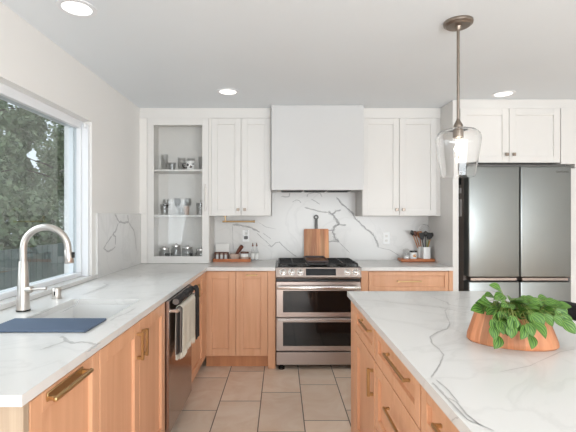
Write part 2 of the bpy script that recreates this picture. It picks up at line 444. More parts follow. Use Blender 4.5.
for pts, wd in (
    ([(136, 278.5), (141, 275.6), (147.5, 275), (153, 275.8), (160, 273.7), (168, 272.8), (175, 271)], .010),
    ([(110, 321), (117, 317), (125, 314), (136, 308)], .006),
    ([(82.5, 295), (92, 291.5), (100, 288.7), (108.7, 285), (103.7, 283)], .008),
    ([(62, 336), (66, 341), (72, 343.5), (80, 342), (88, 342.6), (95, 345)], .010), ([(88, 352), (92, 348.5), (97, 345), (100, 343)], .008), ([(40, 350), (52, 346), (66, 341)], .004),
    ([(60, 313), (75, 306), (80, 298.6)], .004), ([(30, 318), (45, 312), (56, 306)], .004),
    ([(118, 268), (134, 266), (150, 268.5), (170, 266.5)], .006), ([(228, 262.8), (246, 264.2), (262, 263)], .006)):
    vein(bm, [ontop(x, y, CT) for x, y in pts], (0, 0, 1), wd*.75)
tag(obj('countertop', bm, QM, loc=(-1.0, 3.0, z0), recalc=False), 'white quartz worktop with the sink, running along the window and back wall', 'worktop')
bm = NB(); box(bm, .719, 1.545, 3.66, YB-.001, z0, CT)
vein(bm, [ontop(x, y, CT) for x, y in ((372, 262), (384, 264.5), (398, 264), (410, 265.5), (425, 264.6))], (0, 0, 1), .006)
tag(obj('countertop', bm, QM, loc=(1.1, 4.0, z0), recalc=False), 'short white quartz worktop right of the range, carrying the utensil tray', 'worktop')
IX0, IX1, IY0, IY1 = .403, 1.285, .45, 2.50
bm = NB(); box(bm, IX0, IX1, IY0, IY1, z0, CT)
for pts, wd in (
    ([(355, 299.5), (372, 300.4), (390, 302), (417.5, 305), (440, 307.5), (457, 311), (475, 314.5)], .006),
    ([(430, 296.2), (440, 300), (446, 302), (450, 305), (460, 306.5), (472, 307.5)], .008),
    ([(447.5, 307.5), (445, 311), (446, 315), (450, 323.7), (447.5, 328.7), (438, 332), (430, 337), (432.5, 343.7), (440, 350), (443.7, 355), (440, 363.7), (435, 372.5), (431, 378)], .0045),
    ([(432.5, 382.7), (438, 389), (445, 396.5), (452.5, 404), (467.5, 420), (484, 426.5)], .006),
    ([(448, 398), (456, 402), (466, 414), (480, 425), (494, 431)], .004), ([(436, 380), (446, 388), (458, 402)], .004),
    ([(500, 372), (530, 366), (560, 352), (576, 349)], .0025), ([(455, 300), (464, 298), (472, 297)], .006)):
    vein(bm, [ontop(x, y, CT) for x, y in pts], (0, 0, 1), wd*.62)
# a vein wrapping the front edge of the slab
ribbon(bm, [(IX0-.0006, .93, CT), (IX0-.0006, .95, CT-.012), (IX0-.0006, .97, z0)], (-1, 0, 0), .004, 2)
tag(obj('island_countertop', bm, QM, loc=(.84, 1.5, z0), recalc=False), 'white veined quartz slab covering the kitchen island', 'worktop')
# back splash
FB = 4.294; B3 = lambda x, y: onback(x, y, FB)
bm = NB(); box(bm, -1.29, 1.545, FB, YB-.0005, CT+.0005, 1.374); box(bm, -.094, .781, FB, YB-.0005, 1.374, 1.70)
for pts, wd in (
    ([(336.6, 197.2), (341, 203.2), (347, 208.5), (353.1, 213.7), (355, 218), (358.4, 221.5), (365.7, 228.4), (370, 231.7), (373.7, 235.4), (376.5, 241), (378.3, 247.4)], .012),
    ([(304.5, 207.6), (313.2, 209.8), (321.9, 212), (328.8, 212.3)], .009),
    ([(328.8, 211), (333.2, 215.4), (335.8, 218.9), (338.9, 224.1), (334.9, 226.7), (332.6, 231), (334, 235.4), (334.9, 238.9), (339.2, 241.5)], .018),
    ([(332.5, 214.5), (335.8, 211), (341, 210.2)], .012), ([(337, 224), (341, 225), (346.2, 224.6)], .010),
    ([(327, 230.5), (333, 230.5)], .010), ([(327, 241.6), (333, 241.2), (340, 242)], .008),
    ([(339.2, 242.3), (344, 247), (349.7, 252.8)], .004), ([(310.6, 198.9), (315, 201), (320, 204.4)], .006),
    ([(281, 196.5), (289, 196.8), (290, 193)], .007), ([(292.3, 202), (296, 200), (299.5, 200.6), (301, 203)], .005),
    ([(307, 197), (308, 194), (314, 192.4), (320, 193), (322, 197)], .006),
    ([(268, 245), (271.5, 247), (275.8, 242.7), (279.3, 242), (284.5, 247.5), (290, 252), (296.7, 257)], .007),
    ([(232.6, 224.5), (239.1, 225.2), (246.9, 226.6), (253.4, 228.8), (259.8, 232.3)], .011),
    ([(257, 233), (261.5, 237.5), (266.5, 241.6), (271.5, 246.7)], .005), ([(232.4, 224.6), (232.8, 238), (233.2, 250.5)], .0035),
    ([(263, 233), (267, 236), (271, 239)], .004), ([(258, 222), (266, 227), (276, 229)], .003),
    ([(378.3, 247.4), (390, 250), (400, 256)], .004)):
    vein(bm, [B3(x, y) for x, y in pts], (0, -1, 0), wd)
tag(obj('backsplash', bm, QM, loc=(.1, FB, CT), recalc=False), 'white quartz backsplash with bold grey veins behind the range', 'backsplash')
XS = -1.355
bm = NB(); box(bm, XL+.0005, XS, 3.031, FB-.001, CT+.0005, 1.395)
for pts, wd in (
    ([(114.6, 213.9), (116.7, 217.7), (119.2, 221.9), (124.4, 222.9), (128.5, 221.9), (127.5, 214.6)], .010),
    ([(118.1, 222.9), (116, 230.2), (112.9, 234.4), (115.4, 236.5), (115.4, 244.8)], .010),
    ([(112.9, 234.4), (107.7, 241.7), (103.5, 248.3), (107.7, 251.7), (111.9, 250), (115.4, 246.9)], .008),
    ([(128.5, 222.4), (133.75, 230.2), (135.4, 239.6), (136.3, 251)], .009)):
    vein(bm, [onleft(x, y, XS) for x, y in pts], (1, 0, 0), wd)
tag(obj('backsplash', bm, QM, loc=(XS, 3.6, CT), recalc=False), 'white veined quartz backsplash panel on the left wall beside the window', 'backsplash')

# ------------------------------------------------------------------ base cabinets
def carcass(x0, x1, y0, y1, toe=None, z0=0.11, z1=.884):
    """cabinet box on a recessed toe kick; toe gives the plinth's x0,x1,y0,y1"""
    bm = NB(); box(bm, x0, x1, y0, y1, z0, z1, .001)
    if toe: box(bm, *toe, 0.001, z0+.001, 0)
    return bm
# back run, left of the range
FBK = Face((0, 3.70, 0), (1, 0, 0), (0, -1, 0))
t = thing('base_cabinet', 'maple base cabinet with two tall doors, left of the range', 'cabinet', (-.38, 4.0, 0))
obj('body', carcass(-.68, -.118, 3.70, 4.30, (-.68, -.118, 3.76, 4.30)), 'wood', t)
bm = NB(); box(bm, -.685, -.118, 3.75, 3.7595, .001, .112); obj('toe_kick', bm, 'wood_toe', t)
obj('door', shaker(FBK, -.682, -.405, .118, .875), 'wood', t)
d = obj('door', shaker(FBK, -.405, -.119, .118, .875), 'wood', t)
obj('pull', bar_pull(FBK, -.262, .846, .10, True), 'brass', d)
bm = NB(); FBK.box(bm, -.117, -.050, .002, .884, -.35, .018, .001); obj('filler_panel', bm, 'wood', t)
# right of the range
t = thing('base_cabinet', 'maple drawer cabinet right of the range under the utensil tray', 'cabinet', (1.12, 4.0, 0))
obj('body', carcass(.786, 1.506, 3.70, 4.30, (.786, 1.506, 3.76, 4.30)), 'wood', t)
d = obj('drawer', shaker(FBK, .786, 1.506, .70, .875, rail=.035), 'wood', t)
obj('pull', bar_pull(FBK, 1.146, .79, .22, True), 'brass', d)
for a, b in ((.118, .41), (.41, .70)):
    d = obj('drawer', shaker(FBK, .786, 1.506, a, b, rail=.05), 'wood', t); obj('pull', bar_pull(FBK, 1.146, (a+b)/2+.05, .22, True), 'brass', d)
bm = NB(); FBK.box(bm, .720, .784, .002, .884, -.35, .018, .001); obj('filler_panel', bm, 'wood', t)
bm = NB(); FBK.box(bm, 1.508, 1.545, .002, .884, -.35, .018, .001); obj('filler_panel', bm, 'wood', t)
# left run; u runs along y
FL = Face((-.688, 0, 0), (0, 1, 0), (1, 0, 0))
XB = -.688
t = thing('base_cabinet', 'nearest maple cabinet of the sink run, with a broad brass pull across its door', 'cabinet', (-1.0, 1.28, 0))
obj('body', carcass(-1.36, XB, 1.088, 1.508, (-1.36, XB-.06, 1.088, 1.508)), 'wood', t)
d = obj('door', shaker(FL, 1.09, 1.508, .118, .878, rail=.055), 'wood', t)
bm = NB(); FL.box(bm, 1.165, 1.375, .842, .868, .02, .026, .002); FL.box(bm, 1.155, 1.385, .846, .860, .043, .057, .005, seg=3)
for y in (1.17, 1.37): FL.box(bm, y-.006, y+.006, .847, .859, .02, .045, .001)
obj('pull', bm, 'brass', d, smooth=True)
bm = NB(); box(bm, -1.36, -.668, 1.062, 1.086, .001, .884, .001); obj('end_panel', bm, ['wood_end'], t)['label'] = 'pale washed wood end panel'
t = thing('sink_cabinet', 'maple sink cabinet with two doors and paired upright brass pulls', 'cabinet', (-1.0, 1.94, 0))
bm = NB()
box(bm, -1.36, XB, 1.512, 1.53, .11, .884); box(bm, -1.36, XB, 2.342, 2.36, .11, .884); box(bm, -1.36, XB, 1.53, 2.342, .11, .13)
box(bm, -1.36, -1.345, 1.53, 2.342, .13, .884); box(bm, XB-.018, XB, 1.53, 2.342, .80, .884); box(bm, -1.36, XB-.06, 1.512, 2.36, .001, .11)
obj('body', bm, 'wood', t)
for a, b, u in ((1.512, 1.936, 1.905), (1.936, 2.360, 1.968)):
    d = obj('door', shaker(FL, a, b, .118, .878), 'wood', t)
    obj('pull', bar_pull(FL, u, .768, .13, False, t=.013, out=.032), 'brass', d)
t = thing('base_cabinet', 'narrow maple cabinet in the corner beyond the dishwasher', 'cabinet', (-1.0, 3.3, 0))
obj('body', carcass(-1.36, XB, 2.985, 3.63, (-1.36, XB-.06, 2.985, 3.63)), 'wood', t)
d = obj('drawer', shaker(FL, 2.99, 3.52, .715, .878, rail=.04), 'wood', t); obj('pull', bar_pull(FL, 3.24, .785, .105, False), 'brass', d)
d = obj('door', shaker(FL, 2.99, 3.52, .118, .713), 'wood', t); obj('pull', bar_pull(FL, 3.17, .63, .12, False), 'brass', d)
bm = NB(); FL.box(bm, 3.522, 3.662, .118, .884, -.02, .018, .001); obj('filler_panel', bm, 'wood', t)

# island cabinets, facing the aisle; u runs along y
FI = Face((.446, 0, 0), (0, 1, 0), (-1, 0, 0))
def isl(label, y0, y1):
    t = thing('island_cabinet', label, 'cabinet', (.70, (y0+y1)/2, 0))
    obj('body', carcass(.446, 1.00, y0, y1, (.50, 1.00, y0, y1)), 'wood', t)
    return t
t = isl('far end island cabinet, a drawer over a door with an upright pull', 1.862, 2.47)
bm = NB(); box(bm, .424, 1.0, 2.36, 2.485, .001, .884, .001); obj('end_post', bm, 'wood', t)
d = obj('drawer', shaker(FI, 1.868, 2.357, .715, .878, rail=.045), 'wood', t); obj('pull', bar_pull(FI, 2.03, .832, .22, True, out=.026), 'brass', d)
d = obj('door', shaker(FI, 1.868, 2.357, .118, .712), 'wood', t); obj('pull', bar_pull(FI, 1.895, .604, .13, False, t=.013, out=.03), 'brass', d)
t = isl('middle island cabinet with a stack of wide drawers', 1.255, 1.858)
for a, b, v in ((.715, .878, .828), (.42, .712, .615), (.118, .417, .32)):
    d = obj('drawer', shaker(FI, 1.258, 1.856, a, b, rail=.05), 'wood', t); obj('pull', bar_pull(FI, 1.485, v, .27, True, out=.026), 'brass', d)
t = isl('nearest island cabinet, cut by the lower edge of the picture', .50, 1.252)
for a, b, v in ((.715, .878, .815), (.42, .712, .615), (.118, .417, .32)):
    d = obj('drawer', shaker(FI, .503, 1.25, a, b, rail=.05), 'wood', t); obj('pull', bar_pull(FI, .96, v, .27, True, out=.026), 'brass', d)

# ------------------------------------------------------------------ wall cabinets
FU = Face((0, 3.98, 0), (1, 0, 0), (0, -1, 0))
def wallcab(label, x0, x1, z0, z1, xm, fc, ydepth, kz, loc, name='wall_cabinet'):
    t = thing(name, label, 'cabinet', loc)
    bm = NB(); box(bm, x0, x1, fc.o.y, ydepth, z0+.001, z1, .001); obj('body', bm, 'white_cab', t)
    for a, b, ku in ((x0, xm, xm-.028), (xm, x1, xm+.036)):
        d = obj('door', shaker(fc, a, b, z0, z1, rail=.058, rec=.011), 'white_cab', t)
        obj('knob', square_knob(fc, ku, kz), 'bronze', d)
    return t
wallcab('white two-door wall cabinet between the glass cabinet and the hood', -.676, -.097, 1.375, 2.321, -.386, FU, 4.30, 1.437, (-.386, 4.15, 1.375))
wr = wallcab('white two-door wall cabinet right of the range hood', .785, 1.506, 1.375, 2.321, 1.144, FU, 4.30, 1.437, (1.144, 4.15, 1.375))
bm = NB(); box(bm, 1.5075, 1.545, 3.968, 4.29, 1.375, 2.321, .001); obj('filler_strip', bm, 'white_cab', wr)
FF = Face((0, 3.68, 0), (1, 0, 0), (0, -1, 0))
wallcab('white two-door cabinet above the refrigerator', 1.600, 2.495, 1.850, 2.336, 2.037, FF, 4.30, 1.923, (2.04, 4.0, 1.85))
bm = NB(); box(bm, 1.546, 1.599, 3.69, 4.305, .001, ZC-.002, .002)
tag(obj('refrigerator_surround', bm, 'white_cab', loc=(1.54, 4.0, 0)), 'tall white panel closing the left side of the refrigerator', 'surround')
bm = NB(); box(bm, 2.497, 2.62, 3.655, 4.305, 1.838, 2.335, .002); box(bm, 2.584, 2.75, 3.655, 4.305, .001, 1.80, .002); box(bm, 2.62, 2.75, 3.655, 4.305, 1.80, 2.335, .001)
tag(obj('refrigerator_surround', bm, 'white_cab', loc=(2.66, 4.0, 0)), 'tall white panel closing the right side of the refrigerator', 'surround')

# glass fronted cabinet standing on the worktop
t = thing('glass_cabinet', 'tall white glass-front cabinet standing on the worktop in the corner', 'cabinet', (-1.0, 4.15, CT+.001))
gx0, gx1, gz0, gz1 = -1.295, -.696, CT+.002, 2.321
bm = NB()
box(bm, gx0, gx0+.018, 3.98, 4.288, gz0, gz1); box(bm, gx1-.018, gx1, 3.98, 4.288, gz0, gz1)
box(bm, gx0+.018, gx1-.018, 3.98, 4.288, gz1-.018, gz1); box(bm, gx0+.018, gx1-.018, 3.98, 4.288, gz0, gz0+.05)
box(bm, gx0+.018, gx1-.018, 4.275, 4.288, gz0+.05, gz1-.018)
box(bm, XL+.016, gx0-.001, 3.965, 3.985, gz0, 1.394); box(bm, XL+.001, gx0-.001, 3.965, 3.985, 1.396, gz1); box(bm, gx1+.001, gx1+.019, 3.965, 4.285, gz0+.46, gz1)
obj('body', bm, 'cab_in', t)
SHZ = (1.385, 1.829)
for z in SHZ:
    bm = NB(); box(bm, gx0+.019, gx1-.019, 3.992, 4.274, z-.018, z, .002); obj('shelf', bm, 'white_cab', t)
bm = NB(); rl = .066
FU.box(bm, gx0+.002, gx0+rl, gz0, gz1, 0.001, .02); FU.box(bm, gx1-rl, gx1-.002, gz0, gz1, 0.001, .02)
FU.box(bm, gx0+rl, gx1-rl, gz0, gz0+.068, 0.001, .0197); FU.box(bm, gx0+rl, gx1-rl, gz1-.068, gz1, 0.001, .0197)
d = obj('door', bm, 'white_cab', t)
bm = NB(); FU.box(bm, gx0+rl-.005, gx1-rl+.005, gz0+.063, gz1-.063, .006, .010, 0); obj('glass_pane', bm, 'glass', d)
bm = NB(); tube(bm, [FU.p(gx1-.03, 1.42, .05), FU.p(gx1-.03, 1.68, .05)], .005, 10)
for z in (1.45, 1.65): tube(bm, [FU.p(gx1-.03, z, .02), FU.p(gx1-.03, z, .05)], .004, 8)
obj('handle', bm, 'nickel', d, smooth=True)

# glassware in the cabinet
def vessel(name, label, cat, x, y, z, prof, mat, group, seg=20):
    bm = NB(); lathe(bm, prof, (x, y, z), seg)
    return tag(obj(name, bm, mat, loc=(x, y, z), smooth=True), label, cat, group)
def hollow(r0, r1, h, th=.003):
    return [(0, 0), (r0, 0), (r0*.35+r1*.65, h*.5), (r1, h), (r1-th, h), (r0*.35+r1*.65-th, h*.5), (r0-th, .006), (0, .006)]
z = SHZ[1]+.001
g = 'tumblers on the top shelf'
vessel('tumbler', 'leftmost clear tumbler on the top shelf, the tallest there', 'glass', -1.17, 4.12, z, hollow(.030, .036, .165), 'glass', g)
vessel('tumbler', 'short clear tumbler beside the tallest one on the top shelf', 'glass', -1.085, 4.08, z, hollow(.032, .038, .075), 'smoke_glass', g)
vessel('tumbler', 'clear straight tumbler in the middle of the top shelf, third from the left', 'glass', -1.00, 4.12, z, hollow(.034, .038, .13), 'glass', g)
vessel('tumbler', 'clear tumbler directly behind the spotted mug on the top shelf', 'glass', -.915, 4.17, z, hollow(.034, .038, .135), 'glass', g)
vessel('tumbler', 'grey ribbed tumbler at the right end of the top shelf', 'glass', -.79, 4.10, z, hollow(.030, .037, .14), 'smoke_glass', g)
t = thing('mug', 'white mug with black patches on the top shelf', 'mug', (-.905, 4.06, z))
bm = NB(); lathe(bm, hollow(.040, .044, .085, .004), (-.895, 4.05, z), 28); obj('body', bm, 'porcelain', t, smooth=True)
bm = NB(); tube(bm, [(-.936, 4.04, z+.065), (-.962, 4.035, z+.060), (-.968, 4.035, z+.040), (-.958, 4.035, z+.022), (-.934, 4.04, z+.018)], .006, 8); obj('handle', bm, 'black', t, smooth=True)
for a, zz, r in ((-2.0, .045, .014), (-1.25, .026, .013), (-.7, .060, .013), (-2.5, .02, .011), (-1.35, .070, .009)):
    bm = NB(); rad = .0432
    c = Vector((-.895, 4.05, z+zz)); vs = []
    vs.append(bm.verts.new(c+Vector((math.cos(a)*rad, math.sin(a)*rad, 0))))
    for k in range(12):
        da = r*math.cos(k*PI/6)*(1+.25*math.sin(k*2.1))/rad; dz = r*math.sin(k*PI/6)*(1+.2*math.cos(k*1.7))
        vs.append(bm.verts.new(c+Vector((math.cos(a+da)*rad, math.sin(a+da)*rad, dz))))
    for k in range(12): bm.faces.new((vs[0], vs[1+k], vs[1+(k+1) % 12]))
    obj('patch', bm, 'black', t, smooth=True)
z = SHZ[0]+.001
def stemglass(bowl_r, h): return [(0, 0), (.030, 0), (.030, .002), (.004, .006), (.0035, h*.45), (bowl_r*.7, h*.52), (bowl_r, h*.70), (bowl_r*.85, h), (bowl_r*.85-.002, h), (bowl_r-.002, h*.70), (bowl_r*.68, h*.54), (0, h*.48)]
names = ['first', 'second', 'third', 'fourth', 'fifth', 'sixth']
for i, (x, y, h) in enumerate(((-1.17, 4.18, .16), (-1.06, 4.20, .17), (-.95, 4.19, .17), (-.79, 4.18, .16))):
    vessel('wine_glass', 'clear stemmed glass on the middle shelf, %s from the left' % names[i], 'glass', x, y, z, stemglass(.036, h), 'glass', 'stemmed glasses on the middle shelf')
t = thing('tumbler', 'clear glass printed with dark flowers, left front of the middle shelf', 'glass', (-1.155, 4.07, z))
bm = NB(); lathe(bm, hollow(.036, .042, .105), (-1.155, 4.07, z), 24); obj('body', bm, 'glass', t, smooth=True)
rr = random.Random(3); bm = NB()
for k in range(16):
    a = -PI/2+rr.uniform(-1.1, 1.1); zz = z+.075+rr.uniform(-.022, .022); rad = .0408+.0012
    c = Vector((-1.155+math.cos(a)*rad, 4.07+math.sin(a)*rad, zz)); tt = Vector((-math.sin(a), math.cos(a), 0)); q = .0055
    bm.faces.new([bm.verts.new(c+tt*q*math.cos(j*PI/3)+Vector((0, 0, q*math.sin(j*PI/3)))) for j in range(6)])
obj('flower_print', bm, 'grey_print', t)
vessel('tumbler', 'small pinkish glass in the middle of the middle shelf', 'glass', -.985, 4.06, z, hollow(.030, .034, .07), 'glass', 'cups on the middle shelf')
vessel('candle_cup', 'terracotta coloured cup among the glasses on the middle shelf', 'cup', -.945, 4.09, z, hollow(.026, .030, .088), 'stone', 'cups on the middle shelf')
vessel('pitcher', 'clear jug on the middle shelf next to the door handle side', 'jug', -.80, 4.08, z, hollow(.040, .044, .12), 'smoke_glass', 'cups on the middle shelf')
z = gz0+.051
def lidjar(label, x, y, r, h):
    t = thing('glass_jar', label, 'jar', (x, y, z), 'lidded glass jars on the bottom shelf')
    bm = NB(); lathe(bm, [(0, 0), (r, 0), (r*1.06, h*.4), (r*.9, h), (r*.9-.003, h), (r*1.06-.003, h*.4), (r-.003, .006), (0, .006)], (x, y, z), 24); obj('jar', bm, 'smoke_glass', t, smooth=True)
    bm = NB(); lathe(bm, [(0, h+.001), (r*.95, h+.001), (r*.95, h+.012), (r*.3, h+.018), (.012, h+.03), (0, h+.032)], (x, y, z), 24); obj('lid', bm, 'chrome', t, smooth=True)
    return t
lidjar('squat glass jar with a shiny lid, leftmost on the bottom shelf', -1.165, 4.10, .050, .075)
lidjar('taller lidded glass jar, second from left on the bottom shelf', -1.055, 4.12, .048, .10)
lidjar('wide lidded glass jar in the middle of the bottom shelf', -.935, 4.10, .054, .085)
lidjar('lidded glass jar at the right end of the bottom shelf', -.80, 4.10, .052, .065)
vessel('glass_bowl', 'small glass bowl low between the left jars of the bottom shelf', 'bowl', -1.11, 4.035, z, hollow(.026, .038, .04), 'smoke_glass', 'bowls on the bottom shelf')
vessel('glass_bowl', 'small glass bowl in front of the right jars of the bottom shelf', 'bowl', -.865, 4.03, z, hollow(.026, .038, .045), 'smoke_glass', 'bowls on the bottom shelf')

# ------------------------------------------------------------------ range hood
t = thing('range_hood', 'plain white box range hood above the range', 'range hood', (.344, 4.05, 1.62))
bm = NB(); hx0, hx1 = -.091, .780
box(bm, hx0, hx1, 3.86, 3.88, 1.62, ZC-.002, .0015); box(bm, hx0, hx0+.02, 3.88, 4.292, 1.66, ZC-.002); box(bm, hx1-.02, hx1, 3.88, 4.292, 1.66, ZC-.002)
box(bm, hx0+.02, hx1-.02, 3.88, 4.292, ZC-.03, ZC-.002); box(bm, hx0+.02, hx1-.02, 3.88, 3.93, 1.62, 1.64); box(bm, hx0, hx0+.05, 3.88, 4.29, 1.62, 1.66); box(bm, hx1-.05, hx1, 3.88, 4.29, 1.62, 1.66)
obj('body', bm, 'hood_paint', t)
bm = NB(); box(bm, hx0+.05, hx1-.05, 3.93, 4.28, 1.628, 1.70, .003); obj('vent_insert', bm, 'steel_warm', t)
for k in range(3):
    bm = NB(); a = hx0+.09+k*.235; box(bm, a, a+.22, 3.96, 4.25, 1.622, 1.63, .002)
    for j in range(9): box(bm, a+.012, a+.208, 3.975+j*.03, 3.985+j*.03, 1.618, 1.623)
    obj('filter', bm, 'iron', t)

# ------------------------------------------------------------------ range
RX0, RX1, RY = -.0445, .7145, 3.655
RC = (RX0+RX1)/2
t = thing('range', 'stainless slide-in gas range with two ovens between the maple cabinets', 'range', (RC, 3.95, 0))
bm = NB(); box(bm, RX0, RX1, 3.70, 4.205, .045, .885, .002); obj('body', bm, 'black', t)
bm = NB(); box(bm, RX0, RX1, 3.68, 4.21, .886, .918, .004); obj('cooktop', bm, 'black', t)
bm = NB()   # sloped control panel
prism(bm, [(3.70, .912), (3.672, .912), (RY-.012, .832), (RY-.004, .818), (3.70, .818)], RX0, RX1, 'X'); cp = obj('control_panel', bm, 'steel_warm', t)
sl = Vector((0, -(.912-.832), .0-(3.672-(RY-.012)))).normalized()      # outward normal of the slope
sl = Vector((0, -.080, .029)).normalized()
def onpanel(x, f): y = 3.672+(RY-.012-3.672)*f; zz = .912+(.832-.912)*f; return Vector((x, y, zz))
bm = NB()
a, b = onpanel(.222, .12), onpanel(.222, .84); dx = .268
for q in ((a, b),):
    v = [a+sl*.0005, b+sl*.0005, b+Vector((dx, 0, 0))+sl*.0005, a+Vector((dx, 0, 0))+sl*.0005]
    vo = [p+sl*.003 for p in v]
    A = [bm.verts.new(p) for p in v]; B = [bm.verts.new(p) for p in vo]
    bm.faces.new(A[::-1]); bm.faces.new(B)
    for i in range(4): bm.faces.new((A[i], A[(i+1) % 4], B[(i+1) % 4], B[i]))
obj('display', bm, 'screen', cp)
for kx in (283, 291.6, 300.2, 347.5, 356.1):
    c = onpanel(PX(kx, 3.655), .48); bm = NB()
    tube(bm, [c, c+sl*.006, c+sl*.0061, c+sl*.026, c+sl*.030], [.031, .031, .025, .023, .018], 20)
    bx = NB(); bm2 = bm
    p = c+sl*.030
    tube(bm, [p+Vector((0, 0, -.02)), p+Vector((0, 0, .02))], .005, 8)
    bx.free()
    obj('knob', bm, 'chrome', t, smooth=True)
def oven(name, z0, z1, wz0, wz1):
    bm = NB(); box(bm, RX0+.002, RX1-.002, RY, 3.698, z0, z1, .004); d = obj(name, bm, 'steel_warm', t)
    bm = NB(); box(bm, RX0+.062, RX1-.062, RY-.002, RY+.01, wz0, wz1, .002); obj('window', bm, 'dark_glass', d)
    return d
d = oven('oven_door', .472, .790, .515, .708)
bm = NB(); box(bm, RX0+.012, RX1-.012, RY-.060, RY-.036, .727, .757, .006, seg=2)
for s in (RX0+.03, RX1-.03): box(bm, s-.012, s+.012, RY-.038, RY+.001, .730, .754, .002)
obj('handle', bm, 'chrome', d, smooth=True)
d = oven('oven_door', .170, .466, .215, .428)
bm = NB(); box(bm, RX0+.01, RX1-.01, RY-.012, RY+.001, .440, .460, .004); obj('finger_lip', bm, 'steel', d)
bm = NB(); box(bm, RX0+.002, RX1-.002, RY, 3.698, .045, .160, .004); obj('warming_drawer', bm, 'steel_warm', t)
for x in (RX0+.05, RX1-.05):
    for y in (3.69, 4.15):
        bm = NB(); lathe(bm, [(.028, 0.001), (.028, .02), (.015, .022), (.015, .048)], (x, y, 0), 14); obj('foot', bm, 'black', t, smooth=True)
# grates: left, right, and the griddle plate in the middle
def grate(x0, x1):
    bm = NB(); zt = .948
    for x in (x0, (x0+x1)/2, x1): box(bm, x-.006, x+.006, 3.71, 4.18, zt-.012, zt, .002)
    for y in (3.71, 3.83, 3.945, 4.06, 4.18): box(bm, x0, x1, y-.006, y+.006, zt-.012, zt, .002)
    for x in (x0, x1):
        for y in (3.71, 4.18): box(bm, x-.008, x+.008, y-.008, y+.008, .918, zt-.01, .002)
    for x in (x0+.05, x1-.05):
        for y in (3.83, 4.06): tube(bm, [(x, y, zt), (x, y, zt+.008)], .006, 8)
    obj('grate', bm, 'iron', t)
    for y in (3.80, 4.08):
        bm = NB(); lathe(bm, [(.045, .9185), (.045, .928), (.034, .930), (.034, .937), (0, .937)], ((x0+x1)/2, y, 0), 20); obj('burner', bm, 'iron', t, smooth=True)
grate(RX0+.025, .235); grate(.437, RX1-.025)
bm = NB()
for y in (3.71, 4.18): box(bm, .25, .422, y-.006, y+.006, .93, .948, .002)
for x in (.25, .422):
    box(bm, x-.006, x+.006, 3.71, 4.18, .936, .948, .002)
    for y in (3.71, 4.18): box(bm, x-.006, x+.006, y-.006, y+.006, .918, .937, .001)
obj('grate', bm, 'iron', t)
gp = thing('griddle', 'dark brown cast griddle plate lying on the middle burner grate of the range', 'griddle', (.336, 3.95, .949))
bm = NB(); box(bm, .235, .437, 3.75, 4.16, .949, .957, .002); box(bm, .235, .437, 3.75, 3.762, .957, .966, .001); box(bm, .235, .437, 4.148, 4.16, .957, .972, .001)
for x in (.235, .429): box(bm, x, x+.008, 3.762, 4.148, .957, .968, .001)
obj('plate', bm, 'griddle', gp)
# cutting board against the wall behind the range
t = thing('cutting_board', 'acacia cutting board with a round-ended handle leaning behind the range', 'cutting board', (.365, 4.245, CT+.001))
ang = math.radians(7)
def brd(poly, y0, y1, hole=False): ...
bm = NB()
def rr_(w, z0, z1, r, k=5):
    out = []
    for cx_, cz_, a0 in ((w-r, z1-r, 0), (-w+r, z1-r, PI/2), (-w+r, z0+r, PI), (w-r, z0+r, 1.5*PI)):
        for i in range(k+1):
            a = a0+i*PI/2/k; out.append((cx_+r*math.cos(a), cz_+r*math.sin(a)))
    return out
prism(bm, [(x, z) for x, z in rr_(.128, 0, .325, .012)], -.009, .009, 'Y')
bd = obj('board', bm, 'acacia', None); bd.parent = t
bm = NB()
prism(bm, [(-.016, .325), (.016, .325), (.014, .43), (-.014, .43)], -.008, .008, 'Y')
lathe(bm, [(.012, -.008), (.026, -.008), (.026, .008), (.012, .008)], (0, 0, .447), 24, axis='Y', close=True)
hd = obj('handle', bm, 'grey_print', None, smooth=True); hd.parent = t
t.rotation_euler = (-ang, 0, 0); t.location = (PX(316.5, 4.235), 4.228, CT+.003)

# ------------------------------------------------------------------ refrigerator
fx0, fx1, fy = 1.664, 2.572, 3.63
t = thing('refrigerator', 'stainless four-door refrigerator between white panels', 'refrigerator', ((fx0+fx1)/2, 4.0, 0))
bm = NB(); box(bm, fx0+.004, fx1-.004, fy+.12, 4.29, .03, 1.79, .004); obj('body', bm, 'case', t)
fm = (fx0+fx1)/2
for x0, x1 in ((fx0, fm-.004), (fm+.004, fx1)):
    bm = NB(); box(bm, x0, x1, fy, fy+.115, .832, 1.812, .010, seg=3); d = obj('door', bm, 'fridge', t, smooth=True)
    if x0 > fx0+.1:
        cu = bpy.data.curves.new('brand', 'FONT'); cu.body = 'SAMSUNG'; cu.size = .024; cu.extrude = .0008; cu.align_x = 'CENTER'
        to = bpy.data.objects.new('brand', cu); COL.objects.link(to)
        dg = bpy.context.evaluated_depsgraph_get(); me = bpy.data.meshes.new_from_object(to.evaluated_get(dg))
        bpy.data.objects.remove(to); me.transform(Matrix.Rotation(PI/2, 4, 'X'))
        me.materials.clear(); me.materials.append(M['grey_print'])
        lo = bpy.data.objects.new('brand_lettering', me); COL.objects.link(lo); lo.parent = d
        lo.location = (2.492-wpos(d).x, fy-.0012-wpos(d).y, 1.757)
    bm = NB(); box(bm, x0+.02, x1-.02, fy+.012, fy+.10, .800, .826, .002); obj('handle_recess', bm, 'steel_warm', t)
    bm = NB(); box(bm, x0, x1, fy, fy+.115, .06, .792, .010, seg=3); obj('drawer', bm, 'fridge', t, smooth=True)
bm = NB(); box(bm, fx0+.03, fx1-.03, fy+.03, fy+.12, 1.813, 1.836, .003); obj('hinge_cover', bm, 'grey_print', t)
bm = NB(); box(bm, fx0+.02, fx1-.02, fy+.04, fy+.2, .005, .055); obj('kick_plate', bm, 'iron', t)
